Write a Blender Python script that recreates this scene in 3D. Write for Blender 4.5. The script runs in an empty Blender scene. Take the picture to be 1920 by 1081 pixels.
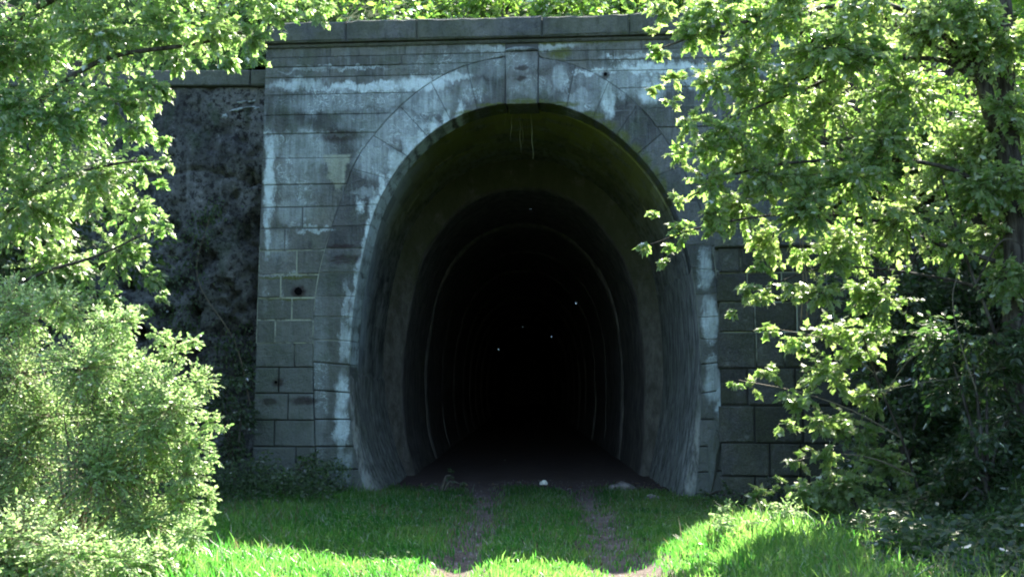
import bpy, bmesh, math, random
import numpy as np
from mathutils import Vector, Matrix, noise

random.seed(7)
RNG = np.random.default_rng(7)
sc = bpy.context.scene
C = sc.collection

# ------------------------------------------------------------------ camera, sky, sun, exposure
F = 2200.0                       # focal length in pixels of a 1920 wide picture
EYE = Vector((0.0, 0.0, 1.6))
VPX, VPY = 985.0, 730.0          # where the tunnel axis vanishes
PITCH = math.atan((VPY - 540.5) / F)
YAW = math.atan((VPX - 960.0) / F)
cam_d = bpy.data.cameras.new('camera')
cam = bpy.data.objects.new('camera', cam_d)
C.objects.link(cam)
cam_d.sensor_width = 36.0
cam_d.lens = 36.0 * F / 1920.0
cam_d.clip_start = 0.1
cam_d.clip_end = 900.0
cam.location = EYE
cam.rotation_euler = (math.radians(90) + PITCH, 0.0, YAW)
sc.camera = cam

SUN_EL, SUN_AZ = 46.0, 26.0      # azimuth measured from +Y (behind the portal) towards +X
sd = Vector((math.sin(math.radians(SUN_AZ)) * math.cos(math.radians(SUN_EL)),
             math.cos(math.radians(SUN_AZ)) * math.cos(math.radians(SUN_EL)),
             math.sin(math.radians(SUN_EL))))
world = bpy.data.worlds.new('World')
sc.world = world
world.use_nodes = True
wn = world.node_tree
wn.nodes.clear()
sky = wn.nodes.new('ShaderNodeTexSky')
sky.sky_type = 'NISHITA'
sky.sun_disc = False
sky.sun_elevation = math.radians(SUN_EL)
sky.sun_rotation = math.radians(SUN_AZ)
bg = wn.nodes.new('ShaderNodeBackground')
bg.inputs['Strength'].default_value = 0.115
wo = wn.nodes.new('ShaderNodeOutputWorld')
wn.links.new(sky.outputs[0], bg.inputs[0])
wn.links.new(bg.outputs[0], wo.inputs[0])

sun_d = bpy.data.lights.new('sun', 'SUN')
sun_d.energy = 5.0
sun_d.angle = math.radians(0.5)
sun_d.color = (1.0, 0.95, 0.86)
sun = bpy.data.objects.new('sun', sun_d)
C.objects.link(sun)
sun.rotation_euler = sd.to_track_quat('Z', 'Y').to_euler()
sun.location = (0, 0, 40)

sc.view_settings.view_transform = 'Standard'
sc.view_settings.look = 'None'
sc.view_settings.gamma = 1.0
sc.view_settings.use_curve_mapping = False
sc.view_settings.exposure = 2.45
sc.cycles.max_bounces = 10
sc.cycles.diffuse_bounces = 8
sc.cycles.transmission_bounces = 8
sc.cycles.filter_width = 2.0

# ------------------------------------------------------------------ helpers
cam_rot = cam.rotation_euler.to_matrix()

def ray(px, py):
    return (cam_rot @ Vector(((px - 960.0) / F, -(py - 540.5) / F, -1.0))).normalized()

def at(px, py, Y):
    d = ray(px, py)
    return EYE + d * (Y / d.y)

PY = 17.6
TH = math.radians(-4.0)
P0 = Vector((0.0, PY, 0.0))
UX = Vector((math.cos(TH), math.sin(TH), 0))
UN = Vector((-math.sin(TH), math.cos(TH), 0))     # into the hill

def face(px, py, off=0.0):
    """pixel -> (u, z) in the plane of the portal, off metres behind it"""
    d = ray(px, py)
    p0 = P0 + UN * off
    t = (p0 - EYE).dot(UN) / d.dot(UN)
    p = EYE + d * t - P0
    return (p.dot(UX), p.z)

def smooth(x, a, b):
    t = np.clip((np.asarray(x, float) - a) / (b - a), 0, 1)
    return t * t * (3 - 2 * t)

_T = RNG.random((64, 64))
def vnoise(x, y):
    x = np.asarray(x, float); y = np.asarray(y, float)
    xi = np.floor(x).astype(int); yi = np.floor(y).astype(int)
    fx = x - xi; fy = y - yi
    fx = fx * fx * (3 - 2 * fx); fy = fy * fy * (3 - 2 * fy)
    g = lambda i, j: _T[i % 64, j % 64]
    return ((g(xi, yi) * (1 - fx) + g(xi + 1, yi) * fx) * (1 - fy)
            + (g(xi, yi + 1) * (1 - fx) + g(xi + 1, yi + 1) * fx) * fy)

def fbm(x, y, o=4):
    s = 0; a = 0.5
    for k in range(o):
        s = s + a * vnoise(x * 2 ** k + 17.3 * k, y * 2 ** k + 5.1 * k)
        a *= 0.5
    return s

def link(o, parent=None):
    C.objects.link(o)
    if parent is not None:
        o.parent = parent
    return o

def mesh_obj(name, verts, faces, mat, parent=None, smooth_shade=False):
    me = bpy.data.meshes.new(name)
    me.from_pydata([tuple(v) for v in verts], [], faces)
    me.materials.append(mat)
    if smooth_shade:
        me.polygons.foreach_set('use_smooth', [True] * len(me.polygons))
    me.update()
    return link(bpy.data.objects.new(name, me), parent)

def big_mesh(name, co, loops, starts, mat, parent=None, tint=None, smooth_shade=False):
    me = bpy.data.meshes.new(name)
    me.vertices.add(len(co))
    me.vertices.foreach_set('co', np.ascontiguousarray(co, dtype=np.float32).ravel())
    me.loops.add(len(loops))
    me.loops.foreach_set('vertex_index', np.ascontiguousarray(loops, dtype=np.int32))
    me.polygons.add(len(starts))
    me.polygons.foreach_set('loop_start', np.ascontiguousarray(starts, dtype=np.int32))
    if smooth_shade:
        me.polygons.foreach_set('use_smooth', np.ones(len(starts), dtype=bool))
    if tint is not None:
        a = me.attributes.new('tint', 'FLOAT', 'POINT')
        a.data.foreach_set('value', np.ascontiguousarray(tint, dtype=np.float32))
    me.materials.append(mat)
    me.update(calc_edges=True)
    me.validate()
    return link(bpy.data.objects.new(name, me), parent)

def tag(o, label=None, cat=None, group=None, kind=None):
    if label: o['label'] = label
    if cat: o['category'] = cat
    if group: o['group'] = group
    if kind: o['kind'] = kind
    return o

def empty(name, loc=(0, 0, 0), rz=0.0):
    o = bpy.data.objects.new(name, None)
    o.location = loc
    o.rotation_euler = (0, 0, rz)
    o.empty_display_size = 0.3
    return link(o)

# ------------------------------------------------------------------ node helper
class NT:
    def __init__(s, name):
        s.m = bpy.data.materials.new(name)
        s.m.use_nodes = True
        s.t = s.m.node_tree
        s.t.nodes.clear()
        s.out = s.t.nodes.new('ShaderNodeOutputMaterial')
    def n(s, typ, ins=None, **kw):
        nd = s.t.nodes.new(typ)
        for k, v in kw.items():
            setattr(nd, k, v)
        for k, v in (ins or {}).items():
            if isinstance(v, bpy.types.NodeSocket):
                s.t.links.new(v, nd.inputs[k])
            else:
                nd.inputs[k].default_value = v
        return nd
    def pos(s):
        return s.n('ShaderNodeNewGeometry').outputs['Position']
    def noise(s, vec, scale, detail=4, rough=0.55, dist=0.0):
        return s.n('ShaderNodeTexNoise', {'Vector': vec, 'Scale': scale, 'Detail': detail,
                                          'Roughness': rough, 'Distortion': dist}).outputs['Fac']
    def scale(s, vec, v):
        return s.n('ShaderNodeVectorMath', {0: vec, 1: v}, operation='MULTIPLY').outputs[0]
    def vadd(s, a, b):
        return s.n('ShaderNodeVectorMath', {0: a, 1: b}, operation='ADD').outputs[0]
    def math(s, op, a, b=0.0, c=0.0, clamp=False):
        return s.n('ShaderNodeMath', {0: a, 1: b, 2: c}, operation=op, use_clamp=clamp).outputs[0]
    def ramp(s, v, a, b, lo=0.0, hi=1.0):
        return s.n('ShaderNodeMapRange', {0: v, 1: a, 2: b, 3: lo, 4: hi}, interpolation_type='SMOOTHSTEP').outputs[0]
    def mix(s, f, a, b):
        nd = s.n('ShaderNodeMix', data_type='RGBA')
        for i, v in ((0, f), (6, a), (7, b)):
            if isinstance(v, bpy.types.NodeSocket):
                s.t.links.new(v, nd.inputs[i])
            else:
                nd.inputs[i].default_value = v if i == 0 else (*v, 1.0)
        return nd.outputs[2]
    def bump(s, h, strength=0.5, dist=0.02):
        return s.n('ShaderNodeBump', {'Height': h, 'Strength': strength, 'Distance': dist}).outputs[0]
    def finish(s, color, rough=0.85, normal=None, spec=0.3):
        b = s.n('ShaderNodeBsdfPrincipled')
        for k, v in (('Base Color', color), ('Roughness', rough), ('Specular IOR Level', spec), ('Normal', normal)):
            if v is None: continue
            if isinstance(v, bpy.types.NodeSocket):
                s.t.links.new(v, b.inputs[k])
            else:
                b.inputs[k].default_value = (*v, 1.0) if k == 'Base Color' else v
        s.t.links.new(b.outputs[0], s.out.inputs[0])
        return s.m

def world_face(px, py):
    u, z = face(px, py)
    p = P0 + UX * u
    return (p.x, z)

# lime stains: (px, py, rx, ry, strength)
STAINS = [
    (620, 196, 110, 22, 0.45), (720, 225, 110, 26, 0.45), (560, 330, 60, 60, 0.4), (1180, 150, 110, 40, 0.5), (1100, 190, 60, 30, 0.45), (900, 120, 160, 30, 0.35), (520, 460, 30, 40, 0.4),
    (600, 700, 20, 200, 0.3), (700, 250, 60, 40, 0.5),
    (560, 160, 62, 11, 0.75), (690, 164, 120, 10, 0.9), (790, 158, 62, 18, 0.95), (850, 144, 45, 8, 0.9),
    (680, 188, 190, 24, 0.45), (800, 190, 70, 32, 0.5), (505, 330, 12, 95, 1.1), (500, 440, 7, 50, 0.9),
    (575, 285, 62, 52, 0.55), (600, 250, 80, 6, 0.6), (556, 395, 48, 34, 0.45), (590, 430, 40, 5, 0.75), (515, 270, 20, 30, 0.5),
    (800, 200, 48, 22, 0.62), (765, 240, 55, 40, 0.5), (700, 300, 42, 40, 0.6), (675, 385, 11, 16, 0.95),
    (690, 360, 40, 10, 0.45), (738, 300, 13, 30, 0.95), (770, 262, 22, 18, 0.9), (806, 236, 26, 12, 0.8),
    (716, 345, 10, 30, 0.95), (700, 395, 8, 34, 0.85), (688, 460, 8, 42, 0.7), (670, 560, 8, 60, 0.5),
    (1140, 182, 14, 42, 0.95), (1222, 168, 26, 32, 0.95), (1240, 128, 120, 12, 1.0), (1120, 134, 46, 7, 0.9),
    (1330, 150, 60, 22, 0.7), (1200, 105, 90, 8, 0.5), (1430, 130, 60, 16, 0.5),
    (1040, 88, 48, 8, 0.6), (930, 92, 80, 7, 0.5), (1000, 165, 60, 24, 0.35), (890, 170, 40, 24, 0.4),
    (1050, 150, 20, 30, 0.5), (1090, 175, 30, 10, 0.5),
    (640, 740, 14, 44, 0.85), (640, 800, 15, 50, 0.85), (642, 875, 20, 34, 0.55), (645, 640, 11, 50, 0.7), (650, 560, 8, 46, 0.55),
    (1322, 505, 14, 44, 0.8), (1332, 600, 14, 46, 0.85), (1357, 780, 13, 42, 1.0), (1338, 725, 22, 34, 0.65), (1335, 690, 12, 30, 0.6),
    (880, 126, 60, 4, 0.4), (640, 128, 120, 3, 0.5), (570, 134, 60, 3, 0.5),
    (530, 560, 6, 30, 0.25), (500, 560, 5, 30, 0.3), (530, 514, 50, 3, 0.4), (590, 900, 30, 10, 0.3),
]

for _k, (_px, _py) in enumerate(cr_px for cr_px in ((866, 213), (838, 226), (812, 243), (790, 262), (770, 283), (752, 306), (736, 332), (722, 358), (711, 384),
                                            (700, 408), (691, 436), (683, 465), (677, 495), (671, 525), (667, 560), (663, 596), (660, 632), (658, 668))):
    STAINS.append((_px - 1, _py, 9 if _k > 6 else 11, 22, 1.05 if _k < 11 else 0.8))
MOSS = [(880, 212, 30, 5), (930, 197, 40, 4), (990, 191, 40, 5), (1050, 196, 40, 5), (1105, 217, 30, 8), (1135, 237, 20, 12), (1165, 260, 16, 14), (1190, 283, 13, 15),
        (1210, 305, 11, 17), (1228, 330, 9, 18), (1243, 352, 8, 18), (1256, 378, 7, 18), (620, 80, 140, 5), (800, 79, 120, 4), (1060, 78, 150, 6), (1050, 100, 22, 12), (540, 560, 50, 3), (540, 520, 60, 3)]

def stain_mask(t, pos):
    # wobble the outlines: coarse and fine, stretched downwards like running lime
    n1 = t.n('ShaderNodeTexNoise', {'Vector': t.scale(pos, (3.0, 1.0, 1.6)), 'Scale': 2.2, 'Detail': 6, 'Roughness': 0.65}).outputs['Color']
    w = t.n('ShaderNodeVectorMath', {0: n1, 1: (0.5, 0.5, 0.5)}, operation='SUBTRACT').outputs[0]
    p = t.vadd(pos, t.scale(w, (0.30, 0.0, 0.42)))
    acc = None
    for (px, py, rx, ry, st) in STAINS:
        cx, cz = world_face(px, py)
        k = 125.0
        d = t.n('ShaderNodeVectorMath', {0: p, 1: (k / rx, 0.0, k / ry), 2: (-cx * k / rx, 0.0, -cz * k / ry)}, operation='MULTIPLY_ADD').outputs[0]
        l = t.n('ShaderNodeVectorMath', {0: d}, operation='LENGTH').outputs['Value']
        m = t.ramp(l, 1.35, 0.45, 0.0, st)
        acc = m if acc is None else t.math('MAXIMUM', acc, m)
    net = t.noise(t.scale(pos, (8.0, 8.0, 3.0)), 2.4, 8, 0.75, 0.7)
    gate = t.math('ADD', acc, t.math('MULTIPLY', t.math('SUBTRACT', net, 0.5), 2.1))
    strk = t.ramp(t.noise(t.scale(pos, (13, 13, 0.8)), 1.2, 5, 0.65), 0.34, 0.66)
    soft = t.math('MULTIPLY', t.math('MULTIPLY', t.ramp(acc, 0.05, 0.95), t.math('MULTIPLY_ADD', strk, 0.6, 0.35)), 0.95)
    body = t.math('MULTIPLY', t.ramp(gate, 0.45, 1.0), t.math('MINIMUM', acc, 1.0), clamp=True)
    body = t.math('MAXIMUM', soft, body)
    # thin crusted veins where lime creeps out
    v1 = t.noise(t.scale(pos, (1, 1, 1)), 5.5, 3, 0.6, 1.6)
    vein = t.ramp(t.math('ABSOLUTE', t.math('SUBTRACT', v1, 0.5)), 0.030, 0.008)
    v2 = t.noise(pos, 2.7, 2, 0.5)
    vein = t.math('MULTIPLY', t.math('MULTIPLY', vein, t.ramp(acc, 0.05, 0.45)), t.ramp(v2, 0.40, 0.60))
    macc = None
    for (px, py, rx, ry) in MOSS:
        cx, cz = world_face(px, py)
        d = t.n('ShaderNodeVectorMath', {0: t.vadd(pos, t.scale(w, (0.08, 0, 0.12))), 1: (125.0 / rx, 0.0, 125.0 / ry), 2: (-cx * 125.0 / rx, 0.0, -cz * 125.0 / ry)}, operation='MULTIPLY_ADD').outputs[0]
        m = t.ramp(t.n('ShaderNodeVectorMath', {0: d}, operation='LENGTH').outputs['Value'], 1.4, 0.5)
        macc = m if macc is None else t.math('MAXIMUM', macc, m)
    return t.math('MAXIMUM', body, t.math('MULTIPLY', vein, 0.8)), acc, t.math('MULTIPLY', macc, t.ramp(net, 0.3, 0.5))

def stone_material(name, base_a, base_b, stains=True, moss=0.0, var=0.3):
    t = NT(name)
    pos = t.pos()
    rnd = t.n('ShaderNodeObjectInfo').outputs['Random']
    n1 = t.noise(pos, 1.3, 5, 0.6)
    n2 = t.noise(t.scale(pos, (4, 4, 1.2)), 3.0, 6, 0.65)
    n3 = t.noise(pos, 42.0, 4, 0.6)
    col = t.mix(t.ramp(n1, 0.3, 0.7), base_a, base_b)
    col = t.mix(t.ramp(n2, 0.46, 0.72, 0.0, 0.62), col, (0.028, 0.034, 0.038))
    n4 = t.noise(pos, 5.0, 7, 0.75)
    col = t.mix(t.ramp(n4, 0.52, 0.66, 0.0, 0.55), col, (0.035, 0.04, 0.04))
    col = t.mix(t.ramp(n4, 0.45, 0.33, 0.0, 0.4), col, (0.24, 0.26, 0.25))       # soot runs
    col = t.mix(t.ramp(n3, 0.35, 0.75, 0.0, 0.35), col, (0.17, 0.18, 0.17))
    v = t.math('MULTIPLY_ADD', rnd, var * 2, 1 - var)
    col = t.n('ShaderNodeHueSaturation', {'Color': col, 'Value': v, 'Saturation': 1.0, 'Hue': 0.5}).outputs[0]
    h = t.math('ADD', n3, t.math('MULTIPLY', t.noise(pos, 9.0, 6, 0.7), 2.0))
    if stains:
        m, acc, mo = stain_mask(t, pos)
        zz_ = t.n('ShaderNodeSeparateXYZ', {0: pos}).outputs[2]
        lowz = t.ramp(zz_, 3.7, 2.9, 0.0, 0.5)
        col = t.mix(lowz, col, (0.155, 0.175, 0.15))
        run = t.noise(t.scale(pos, (8, 8, 0.7)), 1.3, 6, 0.7)
        run = t.math('MULTIPLY', t.ramp(run, 0.47, 0.68, 0.0, 0.5), t.ramp(zz_, 3.4, 4.6, 0.25, 1.0))
        col = t.mix(run, col, (0.25, 0.30, 0.31))
        col = t.mix(t.ramp(acc, 0.1, 0.9, 0.0, 0.38), col, (0.27, 0.34, 0.36))
        col = t.mix(t.math('MULTIPLY', m, 0.92), col, (0.68, 0.82, 0.84))
        col = t.mix(t.math('MULTIPLY', mo, 0.85), col, (0.11, 0.13, 0.03))
        # reddish colour that paints in the dark of hollows in the stones
        for (qx, qy, qrx, qry) in ((648, 486, 30, 9), (640, 462, 26, 4), (980, 128, 14, 5), (978, 148, 10, 5), (560, 546, 14, 12), (570, 752, 26, 7), (505, 752, 16, 7), (520, 716, 12, 8), (1135, 140, 9, 9), (640, 255, 40, 12), (420, 700, 5, 5)):
            cx, cz = world_face(qx, qy)
            d = t.n('ShaderNodeVectorMath', {0: t.vadd(pos, t.scale(t.n('ShaderNodeTexNoise', {'Vector': pos, 'Scale': 9.0, 'Detail': 4}).outputs['Color'], (0.12, 0, 0.10))), 1: (125.0 / qrx, 0.0, 125.0 / qry), 2: (-(cx + 0.06) * 125.0 / qrx, 0.0, -(cz + 0.05) * 125.0 / qry)}, operation='MULTIPLY_ADD').outputs[0]
            col = t.mix(t.ramp(t.n('ShaderNodeVectorMath', {0: d}, operation='LENGTH').outputs['Value'], 1.4, 0.6, 0.0, 0.75), col, (0.035, 0.022, 0.022))
        # cream wedge under the bracket
        cx, cz = world_face(632, 325)
        sep = t.n('ShaderNodeSeparateXYZ', {0: pos})
        zz = t.ramp(sep.outputs[2], cz - 0.42, cz + 0.30)
        wd = t.math('MULTIPLY_ADD', zz, 0.20, 0.015)
        dx = t.math('ADD', t.math('ABSOLUTE', t.math('SUBTRACT', sep.outputs[0], cx)), t.math('MULTIPLY', t.math('SUBTRACT', t.noise(pos, 5.0, 6, 0.7), 0.5), 0.34))
        wedge = t.math('MULTIPLY', t.ramp(t.math('SUBTRACT', dx, wd), 0.03, -0.04),
                       t.math('MULTIPLY', t.ramp(sep.outputs[2], cz - 0.42, cz - 0.2), t.ramp(sep.outputs[2], cz + 0.31, cz + 0.27)))
        wedge = t.math('MULTIPLY', wedge, t.ramp(n2, 0.75, 0.3, 0.5, 0.95))
        col = t.mix(wedge, col, (0.40, 0.45, 0.36))
        # thin green algae low down and under the coping
        al = t.math('MULTIPLY', t.ramp(t.noise(pos, 2.2, 5, 0.7), 0.45, 0.7), 0.45)
        col = t.mix(al, col, (0.075, 0.105, 0.06))
        # little pale scratches
        sc_ = t.noise(t.scale(pos, (1.2, 1.2, 26.0)), 1.6, 3, 0.5)
        col = t.mix(t.ramp(sc_, 0.66, 0.74, 0.0, 0.35), col, (0.30, 0.35, 0.36))
    if moss > 0:
        mm = t.math('MULTIPLY', t.ramp(t.noise(pos, 1.7, 6, 0.7), 0.34, 0.58), moss)
        col = t.mix(mm, col, (0.075, 0.095, 0.018))
    return t.finish(col, 0.88, t.bump(t.math('ADD', h, t.math('MULTIPLY', n4, 2.5)), 1.0, 0.022), 0.25)

M = {}
M['stone'] = stone_material('weathered_ashlar', (0.092, 0.104, 0.100), (0.180, 0.192, 0.172))
M['ring_stone'] = stone_material('slate_blue_arch_stone', (0.078, 0.086, 0.090), (0.148, 0.155, 0.152))
M['dark_stone'] = stone_material('shaded_wall_stone', (0.04, 0.042, 0.04), (0.085, 0.085, 0.08), stains=False, moss=0.25)  # tree shade over the low wall is put into this darker stone colour
M['coping'] = stone_material('coping_concrete', (0.075, 0.085, 0.088), (0.15, 0.158, 0.15), stains=False, moss=0.30, var=0.06)

def mk_mortar():
    t = NT('old_mortar')
    pos = t.pos()
    n = t.noise(pos, 5.0, 6, 0.7)
    z = t.n('ShaderNodeSeparateXYZ', {0: pos}).outputs[2]
    # joints below about two metres have washed out; the ones above were repointed
    rp = t.ramp(z, 1.95, 2.1)
    pale = t.mix(t.ramp(n, 0.36, 0.56), (0.09, 0.10, 0.095), (0.36, 0.40, 0.32))
    pale = t.mix(t.ramp(z, 3.5, 4.2), pale, (0.09, 0.10, 0.105))
    col = t.mix(rp, (0.042, 0.044, 0.042), pale)
    return t.finish(col, 0.95, t.bump(n, 0.7, 0.02))
M['mortar'] = mk_mortar()

def mk_vault():
    t = NT('tunnel_vault_stone')
    pos = t.pos()
    sep = t.n('ShaderNodeSeparateXYZ', {0: pos})
    n1 = t.noise(pos, 1.4, 6, 0.65)
    n2 = t.noise(t.scale(pos, (5, 1.2, 1.0)), 2.5, 6, 0.7)
    rnd = t.n('ShaderNodeObjectInfo').outputs['Random']
    col = t.mix(t.ramp(n1, 0.3, 0.7), (0.16, 0.175, 0.16), (0.34, 0.36, 0.33))
    col = t.mix(t.ramp(n2, 0.45, 0.62, 0.0, 0.75), col, (0.025, 0.028, 0.026))
    # moss where seepage drips through the crown
    crown = t.ramp(sep.outputs[2], 3.6, 5.2)
    fadey = t.ramp(sep.outputs[1], 22.6, 18.2, 0.35, 1.0)
    mm = t.math('MULTIPLY', t.math('MULTIPLY', crown, fadey), t.ramp(t.noise(pos, 1.9, 6, 0.7), 0.32, 0.55, 0.35, 1.0))
    col = t.mix(mm, col, (0.27, 0.29, 0.06))
    # pale blue tint on the left springing, fading into the bore
    lime = t.math('MULTIPLY', t.ramp(sep.outputs[1], 20.4, 18.0), t.ramp(sep.outputs[0], -1.3, -2.1))
    lime = t.math('MULTIPLY', lime, t.ramp(n1, 0.3, 0.55, 0.35, 0.9))
    lime = t.math('MULTIPLY', lime, t.ramp(sep.outputs[2], 1.7, 2.6))
    col = t.mix(lime, col, (0.50, 0.60, 0.66))
    # pale calcite strings across the crown
    vs = t.ramp(t.noise(t.scale(pos, (8, 1.0, 8)), 1.3, 4, 0.6, 1.0), 0.66, 0.70, 0.0, 0.5)
    col = t.mix(t.math('MULTIPLY', vs, crown), col, (0.34, 0.36, 0.24))
    v = t.math('MULTIPLY_ADD', rnd, 0.4, 0.8)
    col = t.n('ShaderNodeHueSaturation', {'Color': col, 'Value': v, 'Saturation': 1.0, 'Hue': 0.5}).outputs[0]
    return t.finish(col, 0.8, t.bump(t.math('ADD', t.math('MULTIPLY', t.noise(pos, 5, 7, 0.75), 2.0), t.noise(pos, 40, 3)), 1.0, 0.04), 0.35)
M['vault'] = mk_vault()

def mk_eroded():
    t = NT('eroded_concrete')
    pos = t.pos()
    st = t.noise(t.scale(pos, (6, 6, 1.5)), 1.6, 8, 0.75)
    n1 = t.noise(pos, 2.0, 6, 0.65)
    col = t.mix(t.ramp(st, 0.34, 0.66), (0.05, 0.054, 0.05), (0.29, 0.305, 0.28))
    col = t.mix(t.ramp(n1, 0.5, 0.7, 0.0, 0.45), col, (0.05, 0.075, 0.035))
    col = t.mix(t.ramp(t.noise(t.scale(pos, (3, 3, 0.9)), 2.0, 5, 0.6), 0.56, 0.72, 0.0, 0.5), col, (0.25, 0.31, 0.31))
    return t.finish(col, 0.9, t.bump(t.math('ADD', st, t.noise(pos, 14, 6, 0.7)), 0.9, 0.03), 0.3)
M['eroded'] = mk_eroded()

def mk_lining():
    t = NT('sooty_lining')
    pos = t.pos()
    st = t.noise(t.scale(pos, (3.5, 2.2, 1.5)), 1.5, 8, 0.75)
    col = t.mix(t.ramp(st, 0.35, 0.68), (0.07, 0.067, 0.062), (0.20, 0.19, 0.175))
    sp = t.n('ShaderNodeSeparateXYZ', {0: pos})
    mo = t.math('MULTIPLY', t.ramp(sp.outputs[1], 22.6, 22.0), t.ramp(sp.outputs[2], 2.4, 4.4, 0.25, 0.9))
    mo = t.math('MULTIPLY', mo, t.ramp(t.noise(pos, 2.4, 6, 0.7), 0.30, 0.50, 0.4, 1.0))
    col = t.mix(mo, col, (0.055, 0.062, 0.022))
    return t.finish(col, 0.8, t.bump(t.noise(pos, 6, 6, 0.7), 0.9, 0.04), 0.3)
M['lining'] = mk_lining()

def mk_spalled():
    t = NT('spalled_concrete')
    pos = t.pos()
    n1 = t.noise(pos, 1.1, 6, 0.65)
    vo = t.n('ShaderNodeTexVoronoi', {'Vector': t.vadd(pos, t.scale(t.n('ShaderNodeTexNoise', {'Vector': pos, 'Scale': 3.0, 'Detail': 5}).outputs['Color'], (0.5, 0.5, 0.5))), 'Scale': 7.0}).outputs['Distance']
    n2 = t.noise(pos, 12.0, 7, 0.75)
    col = t.mix(t.ramp(n1, 0.3, 0.7), (0.075, 0.082, 0.078), (0.19, 0.20, 0.19))
    col = t.mix(t.ramp(n2, 0.50, 0.58, 0.0, 0.9), col, (0.02, 0.02, 0.022))
    col = t.mix(t.ramp(n2, 0.43, 0.33, 0.0, 0.8), col, (0.30, 0.31, 0.29))
    col = t.mix(t.ramp(t.noise(t.scale(pos, (1.6, 1, 0.5)), 0.9, 4, 0.6), 0.42, 0.62, 0.0, 0.6), col, (0.035, 0.037, 0.036))
    col = t.mix(t.ramp(t.noise(t.scale(pos, (6, 1, 0.8)), 1.1, 5, 0.65), 0.56, 0.72, 0.0, 0.5), col, (0.26, 0.28, 0.27))
    col = t.mix(t.ramp(t.noise(t.scale(pos, (1.5, 1, 0.7)), 1.6, 5, 0.6), 0.55, 0.7, 0.0, 0.55), col, (0.04, 0.07, 0.03))
    h = t.math('ADD', t.math('MULTIPLY', n2, -1.0), t.math('MULTIPLY', vo, 0.6))
    return t.finish(col, 0.92, t.bump(h, 1.0, 0.06), 0.2)
M['spalled'] = mk_spalled()

def mk_leaf(name, refl_a, refl_b, trans_a, trans_b, gloss=0.12, rough=0.55, tw=0.58):
    t = NT(name)
    a = t.n('ShaderNodeAttribute', attribute_name='tint').outputs['Fac']
    rc = t.mix(a, refl_a, refl_b)
    tc = t.mix(a, trans_a, trans_b)
    d = t.n('ShaderNodeBsdfDiffuse', {'Color': rc})
    tr = t.n('ShaderNodeBsdfTranslucent', {'Color': tc})
    mx = t.n('ShaderNodeMixShader', {0: tw, 1: d.outputs[0], 2: tr.outputs[0]})
    g = t.n('ShaderNodeBsdfGlossy', {'Color': (1.0, 0.98, 0.92, 1), 'Roughness': rough})
    lw = t.n('ShaderNodeFresnel', {'IOR': 1.38})
    f = t.math('ADD', t.math('MULTIPLY', lw.outputs[0], 0.5 if gloss > 0.05 else 0.25), gloss * 0.2, clamp=True)
    m2 = t.n('ShaderNodeMixShader', {0: f, 1: mx.outputs[0], 2: g.outputs[0]})
    t.t.links.new(m2.outputs[0], t.out.inputs[0])
    return t.m
M['maple_leaf'] = mk_leaf('maple_leaf', (0.07, 0.135, 0.04), (0.18, 0.23, 0.09), (0.26, 0.52, 0.08), (0.60, 0.76, 0.25))
M['maple_leaf_b'] = mk_leaf('left_maple_leaf', (0.065, 0.135, 0.045), (0.17, 0.23, 0.10), (0.23, 0.51, 0.09), (0.55, 0.74, 0.27))
M['shrub_leaf'] = mk_leaf('shrub_leaf', (0.16, 0.26, 0.09), (0.32, 0.40, 0.20), (0.30, 0.58, 0.15), (0.62, 0.80, 0.33), gloss=0.04, rough=0.6, tw=0.5)
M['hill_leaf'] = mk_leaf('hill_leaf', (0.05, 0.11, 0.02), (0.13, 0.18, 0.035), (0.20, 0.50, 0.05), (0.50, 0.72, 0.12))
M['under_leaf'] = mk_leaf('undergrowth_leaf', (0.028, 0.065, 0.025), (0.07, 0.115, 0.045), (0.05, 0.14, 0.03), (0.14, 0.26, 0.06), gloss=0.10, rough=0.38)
M['grass'] = mk_leaf('grass_blade', (0.015, 0.055, 0.018), (0.10, 0.14, 0.05), (0.10, 0.50, 0.05), (0.42, 0.68, 0.15), gloss=0.0, rough=0.6)

def mk_bark():
    t = NT('maple_bark')
    pos = t.pos()
    n = t.noise(t.scale(pos, (9, 9, 1.5)), 2.0, 5, 0.65)
    col = t.mix(t.ramp(n, 0.35, 0.65), (0.025, 0.02, 0.016), (0.10, 0.09, 0.075))
    return t.finish(col, 0.9, t.bump(n, 0.8, 0.02), 0.2)
M['bark'] = mk_bark()

def mk_twig():
    t = NT('pale_twig')
    n = t.noise(t.pos(), 6.0, 3)
    return t.finish(t.mix(n, (0.10, 0.08, 0.05), (0.26, 0.22, 0.16)), 0.8)
M['twig'] = mk_twig()

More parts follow.
